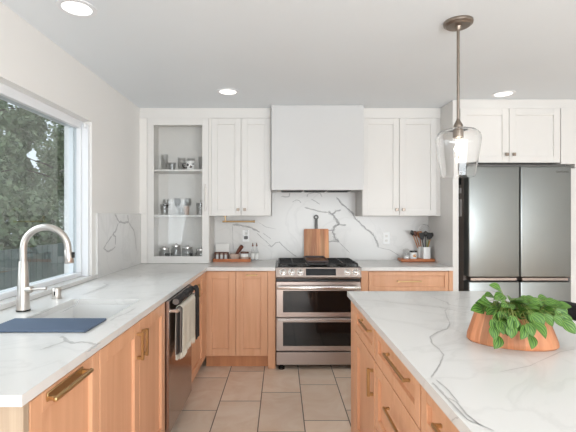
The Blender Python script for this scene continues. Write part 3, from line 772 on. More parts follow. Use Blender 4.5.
# small magnets on the side of the refrigerator
for i, (zz, w_, h_, mt, lb) in enumerate(((1.70, .03, .07, 'black', 'dark magnet uppermost on the refrigerator side'), (1.61, .03, .05, 'porcelain', 'white note under the top magnet on the refrigerator side'), (1.45, .03, .16, 'paper', 'long pale card lowest on the refrigerator side'))):
    bm = NB(); box(bm, fx0-.002, fx0+.0035, fy+.16, fy+.16+w_*2, zz-h_/2, zz+h_/2, .001)
    tag(obj('magnet', bm, mt, loc=(fx0, fy+.19, zz)), lb, 'magnet', 'magnets on the refrigerator side')

# ------------------------------------------------------------------ dishwasher and towels
t = thing('dishwasher', 'stainless dishwasher with a towel bar handle in the sink run', 'dishwasher', (-1.0, 2.675, 0))
bm = NB(); box(bm, -1.33, -.69, 2.374, 2.974, .10, .880, .002); box(bm, -1.30, -.74, 2.38, 2.97, .002, .10); obj('body', bm, 'black', t)
bm = NB(); box(bm, -.689, -.648, 2.376, 2.972, .105, .879, .002, seg=1); d = obj('door', bm, 'door_steel', t, smooth=True)
bm = NB(); tube(bm, [(-.606, 2.392, .818), (-.606, 2.935, .818)], .011, 14)
for y in (2.403, 2.924): box(bm, -.649, -.605, y-.009, y+.009, .809, .827, .002)
obj('handle', bm, 'chrome', d, smooth=True)
def towel(name, label, mat, y0, y1, r, zf, zb, xb=-.606, apex=0.0, fringe=True, wav=.004, nfold=3.0, seed=1):
    t = thing(name, label, 'towel', (xb, (y0+y1)/2, .818), 'towels on the dishwasher handle')
    rr = random.Random(seed); ph = rr.random()*6
    def grid(off):
        prof = []
        n = 12
        for i in range(n+1): prof.append((xb+r, zf+(.818-zf)*i/n, i/n))
        for i in range(1, 8): a = PI*i/8; prof.append((xb+r*math.cos(a), .818+(r+apex)*math.sin(a), 1))
        for i in range(n+1): prof.append((xb-r, .818-(.818-zb)*i/n, 1-i/n))
        return prof
    prof = grid(0); nu = 24; bm = NB(); G = []
    for (x, z, k) in prof:
        row = []
        for j in range(nu+1):
            u = j/nu; dx = wav*(1-k)*math.sin(u*nfold*2*PI+ph)*(1 if x > xb else .4)
            yy = y0+(y1-y0)*u; yy += (1-k)*.012*(u-.5)
            zz = z+(.010*math.sin(u*5+ph)*(1-k) if k < 1 else 0)
            row.append(bm.verts.new((x+dx, yy, zz)))
        G.append(row)
    for a in range(len(G)-1):
        for j in range(nu): bm.faces.new((G[a][j], G[a][j+1], G[a+1][j+1], G[a+1][j]))
    bmesh.ops.recalc_face_normals(bm, faces=bm.faces)
    bmesh.ops.solidify(bm, geom=bm.faces[:], thickness=.003)
    obj('cloth', bm, mat, t, smooth=True)
    if fringe:
        for side, zz in ((1, zf), (-1, zb)):
            bm = NB()
            for j in range(34):
                u = (j+.5)/34; dx = wav*math.sin(u*nfold*2*PI+ph)*(1 if side > 0 else .4)
                yy = y0+(y1-y0)*u+.012*(u-.5); zb_ = zz+.010*math.sin(u*5+ph)
                p = Vector((xb+side*r+dx, yy, zb_+.004)); e = p+Vector((rr.uniform(-.004, .004), rr.uniform(-.005, .005), -.030-rr.random()*.008))
                tube(bm, [p, p.lerp(e, .5)+Vector((.002, 0, 0)), e], [.0032, .0030, .0022], 5)
            obj('fringe', bm, 'cream', t, smooth=True)
towel('dish_towel', 'grey fringed towel under the cream one at the near end of the dishwasher handle', 'greige', 2.418, 2.60, .0140, .56, .55, seed=9, wav=.002, nfold=1)
towel('dish_towel', 'cream fringed towel draped in front over the dishwasher handle', 'cream', 2.445, 2.79, .0230, .565, .59, seed=2, wav=.005)
t = thing('dish_towel', 'charcoal towel rolled on top of the dishwasher handle with its tail hanging', 'towel', (-.622, 2.66, .866), 'towels on the dishwasher handle')
bm = NB(); ring = random.Random(8)
tube(bm, [(-.622, 2.425+.02*k, .8665+.003*math.sin(k*1.3)) for k in range(22)], [.0215+.0025*math.sin(k*2.1) for k in range(22)], 16)
obj('roll', bm, 'charcoal', t, smooth=True)
bm = NB(); lathe(bm, [(.004, 0), (.007, -.002), (.011, 0), (.015, -.002), (.0185, 0)], (-.622, 2.424, .8665), 20, axis='Y'); obj('rolled_end', bm, 'greige', t, smooth=True)
bm = NB()
pr_ = [(-.606, .888), (-.590, .880), (-.582, .86), (-.580, .80), (-.579, .70), (-.580, .60), (-.578, .53)]
G = [[bm.verts.new((x+.002*math.sin(j*1.2), 2.80+.11*j/8, z)) for j in range(9)] for x, z in pr_]
for a in range(len(G)-1):
    for j in range(8): bm.faces.new((G[a][j], G[a][j+1], G[a+1][j+1], G[a+1][j]))
bmesh.ops.recalc_face_normals(bm, faces=bm.faces); bmesh.ops.solidify(bm, geom=bm.faces[:], thickness=.006)
obj('tail', bm, 'charcoal', t, smooth=True)

# ------------------------------------------------------------------ sink, faucet, air gap, rolling rack
t = thing('sink', 'white undermount sink basin set in the window worktop', 'sink', ((SX0+SX1)/2, (SY0+SY1)/2, .66))
bm = NB(); zb_ = .665; th = .010; e = .004
box(bm, SX0-.012, SX1+.012, SY0-.012, SY1+.012, zb_-.012, zb_)
box(bm, SX0-.012, SX0+e-.004, SY0-.012, SY1+.012, zb_, .8845); box(bm, SX1-e+.004, SX1+.012, SY0-.012, SY1+.012, zb_, .8845)
box(bm, SX0, SX1, SY0-.012, SY0, zb_, .8845); box(bm, SX0, SX1, SY1, SY1+.012, zb_, .8845)
obj('basin', bm, 'porcelain', t)
bm = NB(); lathe(bm, [(.045, .0005), (.045, .003), (.036, .003), (.030, -.001), (.008, -.001), (0, .004)], ((SX0+SX1)/2, 2.02, zb_), 24); obj('drain', bm, 'steel', t, smooth=True)
bm = NB()
for k in range(17):
    y = 1.604+k*.0116; tube(bm, [(SX0-.018, y, CT+.0062), (SX1+.006, y, CT+.0062)], .0052, 8)
for x in (SX0-.012, SX1): tube(bm, [(x, 1.602, CT+.006), (x, 1.793, CT+.006)], .0042, 6)
tag(obj('roll_up_rack', bm, 'slate_blue', loc=(-.96, 1.70, CT), smooth=True), 'slate blue roll-up drying rack laid across the near end of the sink', 'drying rack')
fxx, fyy = -1.241, 1.974
t = thing('faucet', 'brushed nickel gooseneck pull-down faucet beside the window', 'faucet', (fxx, fyy, CT))
bm = NB(); lathe(bm, [(.031, .001), (.031, .008)], (fxx, fyy, CT), 24); obj('base_ring', bm, 'black', t, smooth=True)
bm = NB(); lathe(bm, [(.0295, .008), (.029, .02), (.025, .12), (.0195, .235), (.0180, .24)], (fxx, fyy, CT), 28); obj('body', bm, 'nickel', t, smooth=True)
R = .108; zc = 1.205+.008
pts = [(fxx, fyy, CT+.238), (fxx, fyy, zc-.02)]
for i in range(19):
    a = PI-i*(PI*1.02)/18; pts.append((fxx+R+R*math.cos(a), fyy, zc+R*.98*math.sin(a)))
bm = NB(); tube(bm, pts, .0158, 18); obj('spout', bm, 'nickel', t, smooth=True)
pe = Vector(pts[-1])
bm = NB(); dr = Vector((.10, 0, -1)).normalized()
tube(bm, [pe+dr*-.004, pe, pe+dr*.02, pe+dr*.058, pe+dr*.062], [.0165, .0180, .0190, .0215, .019], 20); sh = obj('spray_head', bm, 'nickel', t, smooth=True)
bm = NB(); q = pe+dr*.018; box(bm, q.x+.016, q.x+.028, fyy-.007, fyy+.007, q.z-.018, q.z+.010, .002); obj('button', bm, 'black', sh)
bm = NB(); hz = CT+.105
tube(bm, [(fxx+.018, fyy-.004, hz), (fxx+.045, fyy-.008, hz), (fxx+.050, fyy-.008, hz)], [.017, .017, .010], 16)
tube(bm, [(fxx+.046, fyy-.008, hz), (fxx+.075, fyy-.01, hz+.003), (fxx+.118, fyy-.012, hz+.004)], [.006, .0055, .0075], 10)
obj('lever', bm, 'nickel', t, smooth=True)
ax, ay = -1.247, 2.28
t = thing('air_gap', 'short nickel air gap cap on the worktop behind the faucet', 'air gap', (ax, ay, CT))
bm = NB(); lathe(bm, [(.026, .001), (.026, .006), (.0225, .008), (.0225, .056), (.020, .060), (0, .060)], (ax, ay, CT), 24); obj('cap', bm, 'nickel', t, smooth=True)
bm = NB(); box(bm, ax-.004, ax+.004, ay-.024, ay-.021, CT+.02, CT+.042, .001); obj('slot', bm, 'iron', t)

# ------------------------------------------------------------------ things on the back worktop, left of the range
TL = 4.165
def ctz(): return CT+.001
tx0, tx1 = PX(214, TL), PX(251, TL)
bm = NB(); z = ctz()
box(bm, tx0, tx1, TL-.075, TL+.085, z, z+.014, .003); box(bm, tx0, tx1, TL-.075, TL-.065, z+.014, z+.030, .002); box(bm, tx0, tx1, TL+.075, TL+.085, z+.014, z+.030, .002)
box(bm, tx0, tx0+.01, TL-.065, TL+.075, z+.014, z+.030, .002); box(bm, tx1-.01, tx1, TL-.065, TL+.075, z+.014, z+.030, .002)
tag(obj('serving_tray', bm, 'tray', loc=((tx0+tx1)/2, TL, z)), 'brown wooden tray left of the range holding the mortar and jar', 'tray')
zt = z+.0145
bm = NB(); x0, x1 = PX(214.8, TL), PX(228.6, TL)
prism(bm, [(TL+.052, zt), (TL+.060, zt), (TL+.072, zt+.158), (TL+.064, zt+.158)], x0, x1, 'X')
tag(obj('card', bm, 'paper', loc=((x0+x1)/2, TL+.06, zt)), 'blank white card propped upright behind the spice rack', 'card')
t = thing('spice_rack', 'dark wooden rack of three compartments on the left tray', 'rack', ((x0+x1)/2, TL, zt))
bm = NB(); xa = x0+.006; wcell = (x1-x0-.010)/3
box(bm, xa, x1-.004, TL-.045, TL+.02, zt, zt+.006); box(bm, xa, x1-.004, TL-.045, TL-.038, zt+.070, zt+.078); box(bm, xa, x1-.004, TL+.013, TL+.02, zt+.006, zt+.078)
for k in range(4): box(bm, xa+k*wcell-.003, xa+k*wcell+.003, TL-.045, TL+.02, zt+.006, zt+.078)
obj('frame', bm, 'dark_wood', t)
for k, nm in enumerate(('left', 'middle', 'right')):
    xc = xa+(k+.5)*wcell
    j = thing('spice_jar', 'small white spice jar in the %s compartment of the rack' % nm, 'jar', (xc, TL-.012, zt+.0065), 'spice jars in the small rack')
    bm = NB(); lathe(bm, [(0, 0), (.0165, 0), (.0175, .004), (.0175, .044), (.014, .048)], (xc, TL-.012, zt+.0065), 16); obj('jar', bm, 'porcelain', j, smooth=True)
    bm = NB(); lathe(bm, [(.015, .048), (.0155, .060), (0, .060)], (xc, TL-.012, zt+.0065), 16); obj('lid', bm, 'stone', j, smooth=True)
mx = PX(234.3, TL-.02)
bm = NB(); lathe(bm, [(0, 0), (.040, 0), (.050, .012), (.056, .062), (.049, .062), (.042, .02), (0, .012)], (mx, TL-.012, zt), 28)
tag(obj('mortar', bm, 'stone', loc=(mx, TL-.012, zt), smooth=True), 'speckled pinkish stone mortar on the left tray', 'mortar')
bm = NB(); p0 = Vector((mx+.002, TL-.012, zt+.030)); p1 = Vector((PX(242.4, TL), TL-.02, PZ(245.3, TL)))
tube(bm, [p0, p0.lerp(p1, .35), p0.lerp(p1, .5), p0.lerp(p1, .93), p1], [.014, .015, .018, .022, .013], 14)
tag(obj('pestle', bm, 'dark_wood', loc=tuple(p0), smooth=True), 'dark reddish wooden pestle leaning out of the stone mortar', 'pestle')
jx = PX(244.6, TL)
t = thing('canister', 'cream ceramic canister with a wooden lid on the left tray', 'canister', (jx, TL-.005, zt))
bm = NB(); lathe(bm, [(0, 0), (.038, 0), (.042, .006), (.042, .062), (.040, .066)], (jx, TL-.005, zt), 28); c = obj('jar', bm, 'porcelain', t, smooth=True)
bm = NB(); lathe(bm, [(.0424, .010), (.0424, .034)], (jx, TL-.005, zt), 28); obj('band', bm, 'stone', c, smooth=True)
bm = NB(); lathe(bm, [(0, .0665), (.043, .0665), (.043, .078), (.040, .081), (0, .081)], (jx, TL-.005, zt), 28); obj('lid', bm, 'dark_wood', t, smooth=True)
for px, nm, dy in ((252.7, 'left', 0), (256.6, 'right', .012)):
    bx_ = PX(px, TL)
    t = thing('bottle', 'slim clear bottle with white label right of the tray, %s of the two' % nm, 'bottle', (bx_, TL+dy, z), 'labelled bottles by the tray')
    bm = NB(); lathe(bm, [(0, 0), (.0175, 0), (.0185, .004), (.0185, .105), (.010, .125), (.0075, .130), (.0075, .150)], (bx_, TL+dy, z), 18); b_ = obj('body', bm, 'smoke_glass', t, smooth=True)
    bm = NB(); lathe(bm, [(.0188, .022), (.0188, .082)], (bx_, TL+dy, z), 18); obj('label_band', bm, 'paper', b_, smooth=True)
    bm = NB(); lathe(bm, [(.0085, .150), (.0085, .166), (.005, .168), (.0035, .185), (0, .187)], (bx_, TL+dy, z), 12); obj('pourer', bm, 'dark_wood', t, smooth=True)
# paper towel bar under the wall cabinet
t = thing('towel_bar', 'brass paper towel bar under the wall cabinet, left of the hood', 'towel bar', (PX(225, 4.08), 4.08, 1.374))
bm = NB(); zt_ = 1.320
tube(bm, [(PX(222.5, 4.08), 4.08, zt_), (PX(254.8, 4.08), 4.08, zt_)], .0085, 12)
tube(bm, [(PX(225.2, 4.08), 4.08, zt_), (PX(225.2, 4.08), 4.08, 1.370)], .006, 10); tube(bm, [(PX(225.2, 4.08), 4.08, 1.368), (PX(225.2, 4.08), 4.08, 1.3745)], .018, 14)
tube(bm, [(PX(253.6, 4.08), 4.08, zt_), (PX(254.9, 4.08), 4.08, zt_)], .0125, 12)
obj('bar', bm, 'brass', t, smooth=True)
def outlet(label, px, py, plug=False):
    x, zz = PX(px, FB), PZ(py, FB)
    t = thing('outlet', label, 'outlet', (x, FB, zz))
    bm = NB(); box(bm, x-.035, x+.035, FB-.006, FB-.0012, zz-.060, zz+.060, .003); p = obj('cover_plate', bm, 'switch', t)
    for s in (-1, 1):
        bm = NB(); box(bm, x-.015, x+.015, FB-.0075, FB-.005, zz+s*.024-.014, zz+s*.024+.014, .002)
        obj('socket', bm, 'paper', p)
        bm = NB()
        for dx in (-.006, .006): box(bm, x+dx-.0012, x+dx+.0012, FB-.0078, FB-.0074, zz+s*.024-.004, zz+s*.024+.006)
        obj('slot', bm, 'grey_print', p)
    return x, zz
outlet('white double outlet on the backsplash right of the range', 386.3, 238.3)
x, zz = outlet('white double outlet on the backsplash left of the range, with a plug in it', 246, 235.8)
t = thing('plug', 'grey plug-in device pushed into the left backsplash outlet', 'plug', (x, FB-.01, zz))
bm = NB(); box(bm, x-.020, x+.020, FB-.036, FB-.0085, zz-.034, zz-.002, .005); obj('body', bm, 'grey_print', t)
bm = NB(); box(bm, x-.004, x+.022, FB-.030, FB-.0085, zz+.012, zz+.062, .004); obj('cap', bm, 'smoke_glass', t)

# ------------------------------------------------------------------ utensil tray right of the range
TR = 4.16; z = ctz()
tx0, tx1 = PX(399.3, TR), 1.540
bm = NB(); box(bm, tx0, tx1, TR-.075, TR+.08, z, z+.030, .012, seg=3)
tag(obj('serving_board', bm, 'tray', loc=((tx0+tx1)/2, TR, z), smooth=True), 'thick wooden board right of the range under the utensil crocks', 'board')
zt = z+.0305
jx = PX(413.3, TR-.03)
t = thing('jar', 'white jar with dark lid and orange emblem on the right board', 'jar', (jx, TR-.03, zt))
bm = NB(); lathe(bm, [(0, 0), (.034, 0), (.036, .004), (.036, .060), (.034, .064)], (jx, TR-.03, zt), 24); c = obj('jar', bm, 'porcelain', t, smooth=True)
bm = NB(); lathe(bm, [(.0365, .0645), (.0365, .080), (0, .080)], (jx, TR-.03, zt), 24); obj('lid', bm, 'black', t, smooth=True)
bm = NB(); rad = .0366
for a0, r in ((-1.75, .010), (-1.35, .012)):
    vs = [bm.verts.new((jx+math.cos(a0+r*math.cos(k*PI/6)/rad)*rad, TR-.03+math.sin(a0+r*math.cos(k*PI/6)/rad)*rad, zt+.032+r*1.2*math.sin(k*PI/6))) for k in range(12)]
    bm.faces.new(vs)
obj('emblem', bm, 'orange', c)
dx_ = PX(405.8, TR)
t = thing('butter_dish', 'low white dish under a clear glass dome on the right board', 'dish', (dx_, TR, zt))
bm = NB(); lathe(bm, [(0, 0), (.028, 0), (.032, .026), (.029, .026), (.025, .005), (0, .005)], (dx_, TR-.02, zt), 24); obj('dish', bm, 'porcelain', t, smooth=True)
bm = NB(); lathe(bm, [(.036, .0), (.0365, .06), (.030, .085), (.015, .098), (0, .10)], (dx_, TR-.02, zt), 24); obj('dome', bm, 'glass', t, smooth=True)
def crock(label, px, y, w_, h):
    x = PX(px, y); bm = NB()
    prism(bm, rr2(w_, .010), zt, zt+.006)
    return x
def rr2(w, r, k=4):
    out = []
    for sx, sy, a0 in ((1, 1, 0), (-1, 1, PI/2), (-1, -1, PI), (1, -1, 1.5*PI)):
        for i in range(k+1):
            a = a0+i*PI/2/k; out.append((sx*(w-r)+r*math.cos(a), sy*(w-r)+r*math.sin(a)))
    return out
def crock(label, px, y, w_, h):
    x = PX(px, y); bm = NB()
    loops = []
    for sc, zz in ((1, 0), (1, h), (.88, h), (.88, .008)):
        loops.append([bm.verts.new((x+a*sc, y+b*sc, zt+zz)) for a, b in rr2(w_, .012)])
    for A, B in zip(loops, loops[1:]):
        k = len(A)
        for i in range(k): bm.faces.new((A[i], A[(i+1) % k], B[(i+1) % k], B[i]))
    bm.faces.new(loops[0][::-1]); bm.faces.new(loops[-1])
    tag(obj('utensil_crock', bm, 'porcelain', loc=(x, y, zt), smooth=True), label, 'crock', 'utensil crocks')
    return x, y
c1 = crock('white square utensil crock at the front of the right board', 425.8, TR-.025, .037, .118)
c2 = crock('white utensil crock half hidden behind the front one', 421.0, TR+.062, .036, .115)
def utensil(name, label, c, tip, head, hmat, smat, k=0):
    """a stick from the crock's floor to the tip with a head at the end"""
    p0 = Vector((c[0]+random.uniform(-.012, .012), c[1]+random.uniform(-.012, .012), zt+.012)); p1 = Vector(tip)
    t = thing(name, label, 'utensil', tuple(p0), 'kitchen utensils in the crocks')
    d = (p1-p0).normalized(); bm = NB(); tube(bm, [p0, p0.lerp(p1, .5), p1], [.005, .0055, .0045], 8); obj('handle', bm, smat, t, smooth=True)
    bm = NB()
    sd = d.cross(Vector((0, 1, 0))).normalized()
    if head == 'spoon':
        tube(bm, [p1-d*.004, p1+d*.008, p1+d*.028, p1+d*.046, p1+d*.056], [.005, .013, .021, .016, .004], 12, flat_=.35)
    elif head == 'spatula':
        A = [p1-sd*.010, p1+sd*.010, p1+sd*.024+d*.020, p1+sd*.024+d*.070, p1-sd*.024+d*.070, p1-sd*.024+d*.020]
        nn = sd.cross(d).normalized()*.003
        U = [bm.verts.new(q+nn) for q in A]; V = [bm.verts.new(q-nn) for q in A]
        bm.faces.new(U); bm.faces.new(V[::-1])
        for i in range(6): bm.faces.new((U[i], V[i], V[(i+1) % 6], U[(i+1) % 6]))
    elif head == 'whisk':
        nn = sd.cross(d).normalized()
        for q in range(6):
            a = q*PI/6; ax_ = sd*math.cos(a)+nn*math.sin(a)
            tube(bm, [p1+ax_*.004, p1+d*.03+ax_*.018, p1+d*.06+ax_*.022, p1+d*.08, p1+d*.06-ax_*.022, p1+d*.03-ax_*.018, p1-ax_*.004], .0013, 5, cap=False)
    elif head == 'strainer':
        c0 = p1+d*.058
        for i in range(24):
            pass
        ring = [c0+sd*.058*math.cos(q*PI/12)+d*.058*math.sin(q*PI/12) for q in range(25)]
        tube(bm, ring, .0022, 6, cap=False)
        nn = Vector((0, 1, 0))
        for q in range(-4, 5):
            s_ = q*.0125; hh = math.sqrt(max(0, .058**2-s_**2))
            for A1, B1 in ((sd, d), (d, sd)):
                pts = [c0+A1*s_+B1*(hh*math.cos(w_*PI/8))+nn*.030*math.sin(w_*PI/8)*(1-(s_/.058)**2) for w_ in range(9)]
                tube(bm, pts, .0005, 4, cap=False)
    elif head == 'tongs':
        tube(bm, [p1, p1+d*.05, p1+d*.07], [.006, .010, .013], 8, flat_=.4)
    obj('head', bm, hmat, t, smooth=True)
def tipat(px, py, y): return (PX(px, y), y, PZ(py, y))
utensil('spoon', 'black spoon leaning furthest left in the crocks', c2, tipat(413.2, 235.4, TR+.04), 'spoon', 'iron', 'acacia')
utensil('ladle', 'dark spoon on a wooden handle beside the furthest left one', c2, tipat(416, 236.2, TR+.05), 'spoon', 'dark_wood', 'acacia')
utensil('spatula', 'wooden spatula rising behind the front crock', c2, tipat(420, 238, TR+.06), 'spatula', 'acacia', 'acacia')
utensil('strainer', 'round wire strainer standing highest among the utensils', c2, tipat(423.5, 235.5, TR+.05), 'strainer', 'steel', 'steel')
utensil('spatula', 'black slotted turner in the front crock, left side', c1, tipat(422.4, 239.5, TR-.02), 'spatula', 'iron', 'iron')
utensil('spoon', 'black nylon spoon in the middle of the front crock', c1, tipat(425.5, 236.5, TR-.03), 'spoon', 'iron', 'iron')
utensil('whisk', 'steel whisk between black spoons in the front crock', c1, tipat(427, 240, TR-.01), 'whisk', 'steel', 'olive')
utensil('spatula', 'olive handled black spatula in the front crock, right side', c1, tipat(428.8, 239.5, TR-.04), 'spatula', 'iron', 'olive')
utensil('tongs', 'dark tongs leaning to the right in the front crock', c1, tipat(430.6, 238, TR-.03), 'spoon', 'iron', 'acacia')

# ------------------------------------------------------------------ island plant
pc = Vector((.828, 1.475, CT+.001)); prot = math.radians(-22)
t = thing('potted_plant', 'striped-leaf trailing plant in an oval wooden planter on the island', 'plant', tuple(pc))
bm = NB(); prof = [(0, 0), (.96, 0), (1.0, .006), (.985, .022), (.80, .104), (.79, .110), (.74, .110), (.73, .104), (.90, .012), (0, .012)]
lathe(bm, prof, pc, 56, ax=.147, ay=.090, rot=prot)
for v in bm.verts:      # the rim slants a little down towards the right
    h = (v.co.z-pc.z)/.11
    if h > .05: v.co.z += -.07*h*(v.co.x-pc.x)
obj('planter', bm, 'planter', t, smooth=True)
bm = NB(); lathe(bm, [(0, .09), (.74, .088)], pc, 30, ax=.145, ay=.086, rot=prot); obj('soil', bm, 'soil', t)
LV = [(140, 40, 30, 1.50), (105, 85, 26, 1.50), (160, 92, 30, 1.49), (80, 125, 34, 1.46), (40, 160, 34, 1.47), (150, 138, 30, 1.50), (225, 102, 26, 1.52), (250, 122, 26, 1.50), (330, 105, 24, 1.50),
      (400, 98, 24, 1.53), (215, 150, 30, 1.47), (290, 130, 30, 1.46), (350, 142, 30, 1.45), (400, 150, 30, 1.47), (470, 148, 36, 1.50), (440, 190, 32, 1.44), (500, 195, 32, 1.43), (540, 255, 34, 1.40), (525, 220, 30, 1.42),
      (135, 248, 28, 1.40), (130, 287, 27, 1.39), (148, 338, 32, 1.385), (145, 212, 28, 1.42), (230, 238, 34, 1.37), (225, 278, 30, 1.365), (290, 285, 32, 1.36), (335, 335, 32, 1.355), (382, 268, 40, 1.36), (360, 225, 34, 1.38),
      (280, 205, 30, 1.40), (310, 172, 28, 1.45), (250, 180, 30, 1.44), (190, 172, 30, 1.46), (120, 168, 34, 1.46), (175, 205, 28, 1.41), (430, 220, 28, 1.40), (330, 270, 28, 1.36), (255, 250, 28, 1.37), (100, 150, 30, 1.49), (60, 140, 30, 1.50),
      (370, 190, 28, 1.42), (200, 125, 26, 1.53), (300, 100, 22, 1.54), (450, 165, 28, 1.49), (480, 225, 26, 1.40), (270, 150, 30, 1.48), (330, 200, 30, 1.42), (390, 180, 28, 1.44), (210, 205, 28, 1.40)]
xr = random.Random(23)
for k in range(46):
    LV.append((xr.uniform(70, 520), xr.uniform(100, 215), xr.uniform(24, 33), xr.uniform(1.42, 1.54)))
for k in range(8): LV.append((xr.uniform(150, 420), xr.uniform(210, 262), xr.uniform(24, 32), 1.385))
lbm = NB(); sbm = NB(); uvl = lbm.loops.layers.uv.new('UVMap'); rl_ = random.Random(11)
for (cx_, cy_, sz, D) in LV:
    px, py = 470+cx_/5.43, 280+cy_/5.43
    c = Vector((PX(px, D), D, PZ(py, D))); D -= .03; c = Vector((PX(px, D), D, PZ(py, D))); L = sz*2.15/5.43*D/F*1.22; W = L*.78
    root = Vector((pc.x+(c.x-pc.x)*.45, pc.y+(c.y-pc.y)*.35, pc.z+.095))
    out = Vector((c.x-pc.x, c.y-pc.y, 0)); out = out.normalized() if out.length > .01 else Vector((0, -1, 0))
    low = c.z < pc.z+.115
    dirv = (out*(.5 if low else 1.0)+Vector((rl_.uniform(-.5, .5), rl_.uniform(-.4, .1), -1.0 if low else rl_.uniform(-.35, .6)))).normalized()
    face = (Vector((rl_.uniform(-.5, .5), -1.0, .35 if low else .5+rl_.random()*1.3))).normalized()
    sd = dirv.cross(face).normalized(); nr = sd.cross(dirv).normalized()
    if nr.dot(face) < 0: nr = -nr
    base = c-dirv*L*.5
    NV, NU = 8, 4; G = []
    for i in range(NV+1):
        v = i/NV; hw = W*.5*(math.sin(PI*min(1, v*.93+.07))**.75)*(1.12-.35*v) if v < 1 else 0.0
        row = []
        for j in range(NU+1):
            u = j/NU*2-1
            row.append(lbm.verts.new(base+dirv*L*v+sd*hw*u+nr*(abs(u)*hw*.28-L*.16*(v-.4)**2*2+.0)))
        G.append(row)
    for i in range(NV):
        for j in range(NU):
            try: f = lbm.faces.new((G[i][j], G[i][j+1], G[i+1][j+1], G[i+1][j]))
            except ValueError: continue
            for lp, (a, b) in zip(f.loops, ((i, j), (i, j+1), (i+1, j+1), (i+1, j))): lp[uvl].uv = (b/NU, a/NV)
    mid = root.lerp(base, .55)+Vector((0, 0, .03))
    tube(sbm, [root, mid, base, base+dirv*L*.1], [.0014, .0012, .0010, .0008], 6)
obj('foliage', lbm, 'leaf', t, smooth=True, recalc=False); obj('stem', sbm, 'stem', t, smooth=True)

# ------------------------------------------------------------------ stool beyond the island
sx, sy = 1.53, 2.40
t = thing('bar_stool', 'dark upholstered low-back bar stool at the far side of the island', 'stool', (sx, sy, 0))
bm = NB(); lathe(bm, [(0, .60), (.17, .60), (.195, .615), (.20, .64), (.185, .66), (0, .665)], (sx, sy, 0), 32); obj('seat', bm, 'stool', t, smooth=True)
bm = NB(); A = []
for i in range(15):
    a = math.radians(-66+i*132/14)
    h = .855-.04*abs((i-7)/7)**3
    A.append([bm.verts.new((sx+r*math.cos(a), sy+r*1.12*math.sin(a), zz)) for r, zz in ((.190, .655), (.205, h-.01), (.215, h), (.228, h), (.236, h-.012), (.222, .655))])
for a, b in zip(A, A[1:]):
    for k in range(6): bm.faces.new((a[k], a[(k+1) % 6], b[(k+1) % 6], b[k]))
bm.faces.new(A[0]); bm.faces.new(A[-1][::-1])
obj('backrest', bm, 'stool', t, smooth=True)
for a in (45, 135, 225, 315):
    bm = NB(); c_, s_ = math.cos(math.radians(a)), math.sin(math.radians(a))
    tube(bm, [(sx+.13*c_, sy+.13*s_, .602), (sx+.20*c_, sy+.20*s_, .001)], [.014, .010], 10); obj('leg', bm, 'black', t, smooth=True)
bm = NB(); tube(bm, [(sx+.175*math.cos(i*PI/12), sy+.175*math.sin(i*PI/12), .22) for i in range(25)], .008, 8, cap=False); obj('footrest', bm, 'black', t, smooth=True)

# ------------------------------------------------------------------ pendant and recessed lights
lx, ly = .955, 2.21
t = thing('pendant_lamp', 'glass pendant lamp on a bronze rod above the island', 'lamp', (lx, ly, ZC))
bm = NB(); lathe(bm, [(0, -.001), (.075, -.001), (.076, -.006), (.074, -.016), (.066, -.019), (.060, -.026), (.02, -.028), (.012, -.045), (0, -.045)], (lx, ly, ZC), 40); obj('canopy', bm, 'bronze', t, smooth=True)
bm = NB(); tube(bm, [(lx, ly, ZC-.04), (lx, ly, 1.875)], .0078, 12); obj('rod', bm, 'bronze', t, smooth=True)
bm = NB(); lathe(bm, [(.008, 1.895), (.014, 1.880), (.022, 1.866), (.024, 1.858), (.024, 1.852), (.0275, 1.850), (.0275, 1.795), (.020, 1.792), (0, 1.792)], (lx, ly, 0), 28); obj('socket', bm, 'bronze', t, smooth=True)
bm = NB(); pr = [(.0285, 1.842), (.060, 1.842), (.092, 1.832), (.110, 1.812), (.116, 1.790), (.114, 1.76), (.103, 1.69), (.088, 1.60), (.086, 1.585)]
lathe(bm, pr+[(r-.003, z_-.0025 if z_ > 1.83 else z_+.0005) for r, z_ in pr[::-1]], (lx, ly, 0), 48, close=True); obj('shade', bm, 'blown_glass', t, smooth=True)
bm = NB(); lathe(bm, [(.013, 1.791), (.014, 1.782), (.022, 1.762), (.028, 1.735), (.027, 1.715), (.018, 1.695), (0, 1.688)], (lx, ly, 0), 24); obj('bulb', bm, 'glass', t, smooth=True)
bm = NB()
for k in range(4):
    a = k*PI/2; tube(bm, [(lx+.004*math.cos(a), ly+.004*math.sin(a), 1.785), (lx+.010*math.cos(a), ly+.010*math.sin(a), 1.768), (lx+.005*math.cos(a+.8), ly+.005*math.sin(a+.8), 1.735)], .0022, 6)
obj('filament', bm, 'bulb', t, smooth=True)
pl = bpy.data.lights.new('bulb_light', 'POINT'); pl.energy = 0.8; pl.color = (1, .88, .72); pl.shadow_soft_size = .02
po = bpy.data.objects.new('bulb_light', pl); COL.objects.link(po); po.location = (lx, ly, 1.735)
lights = []
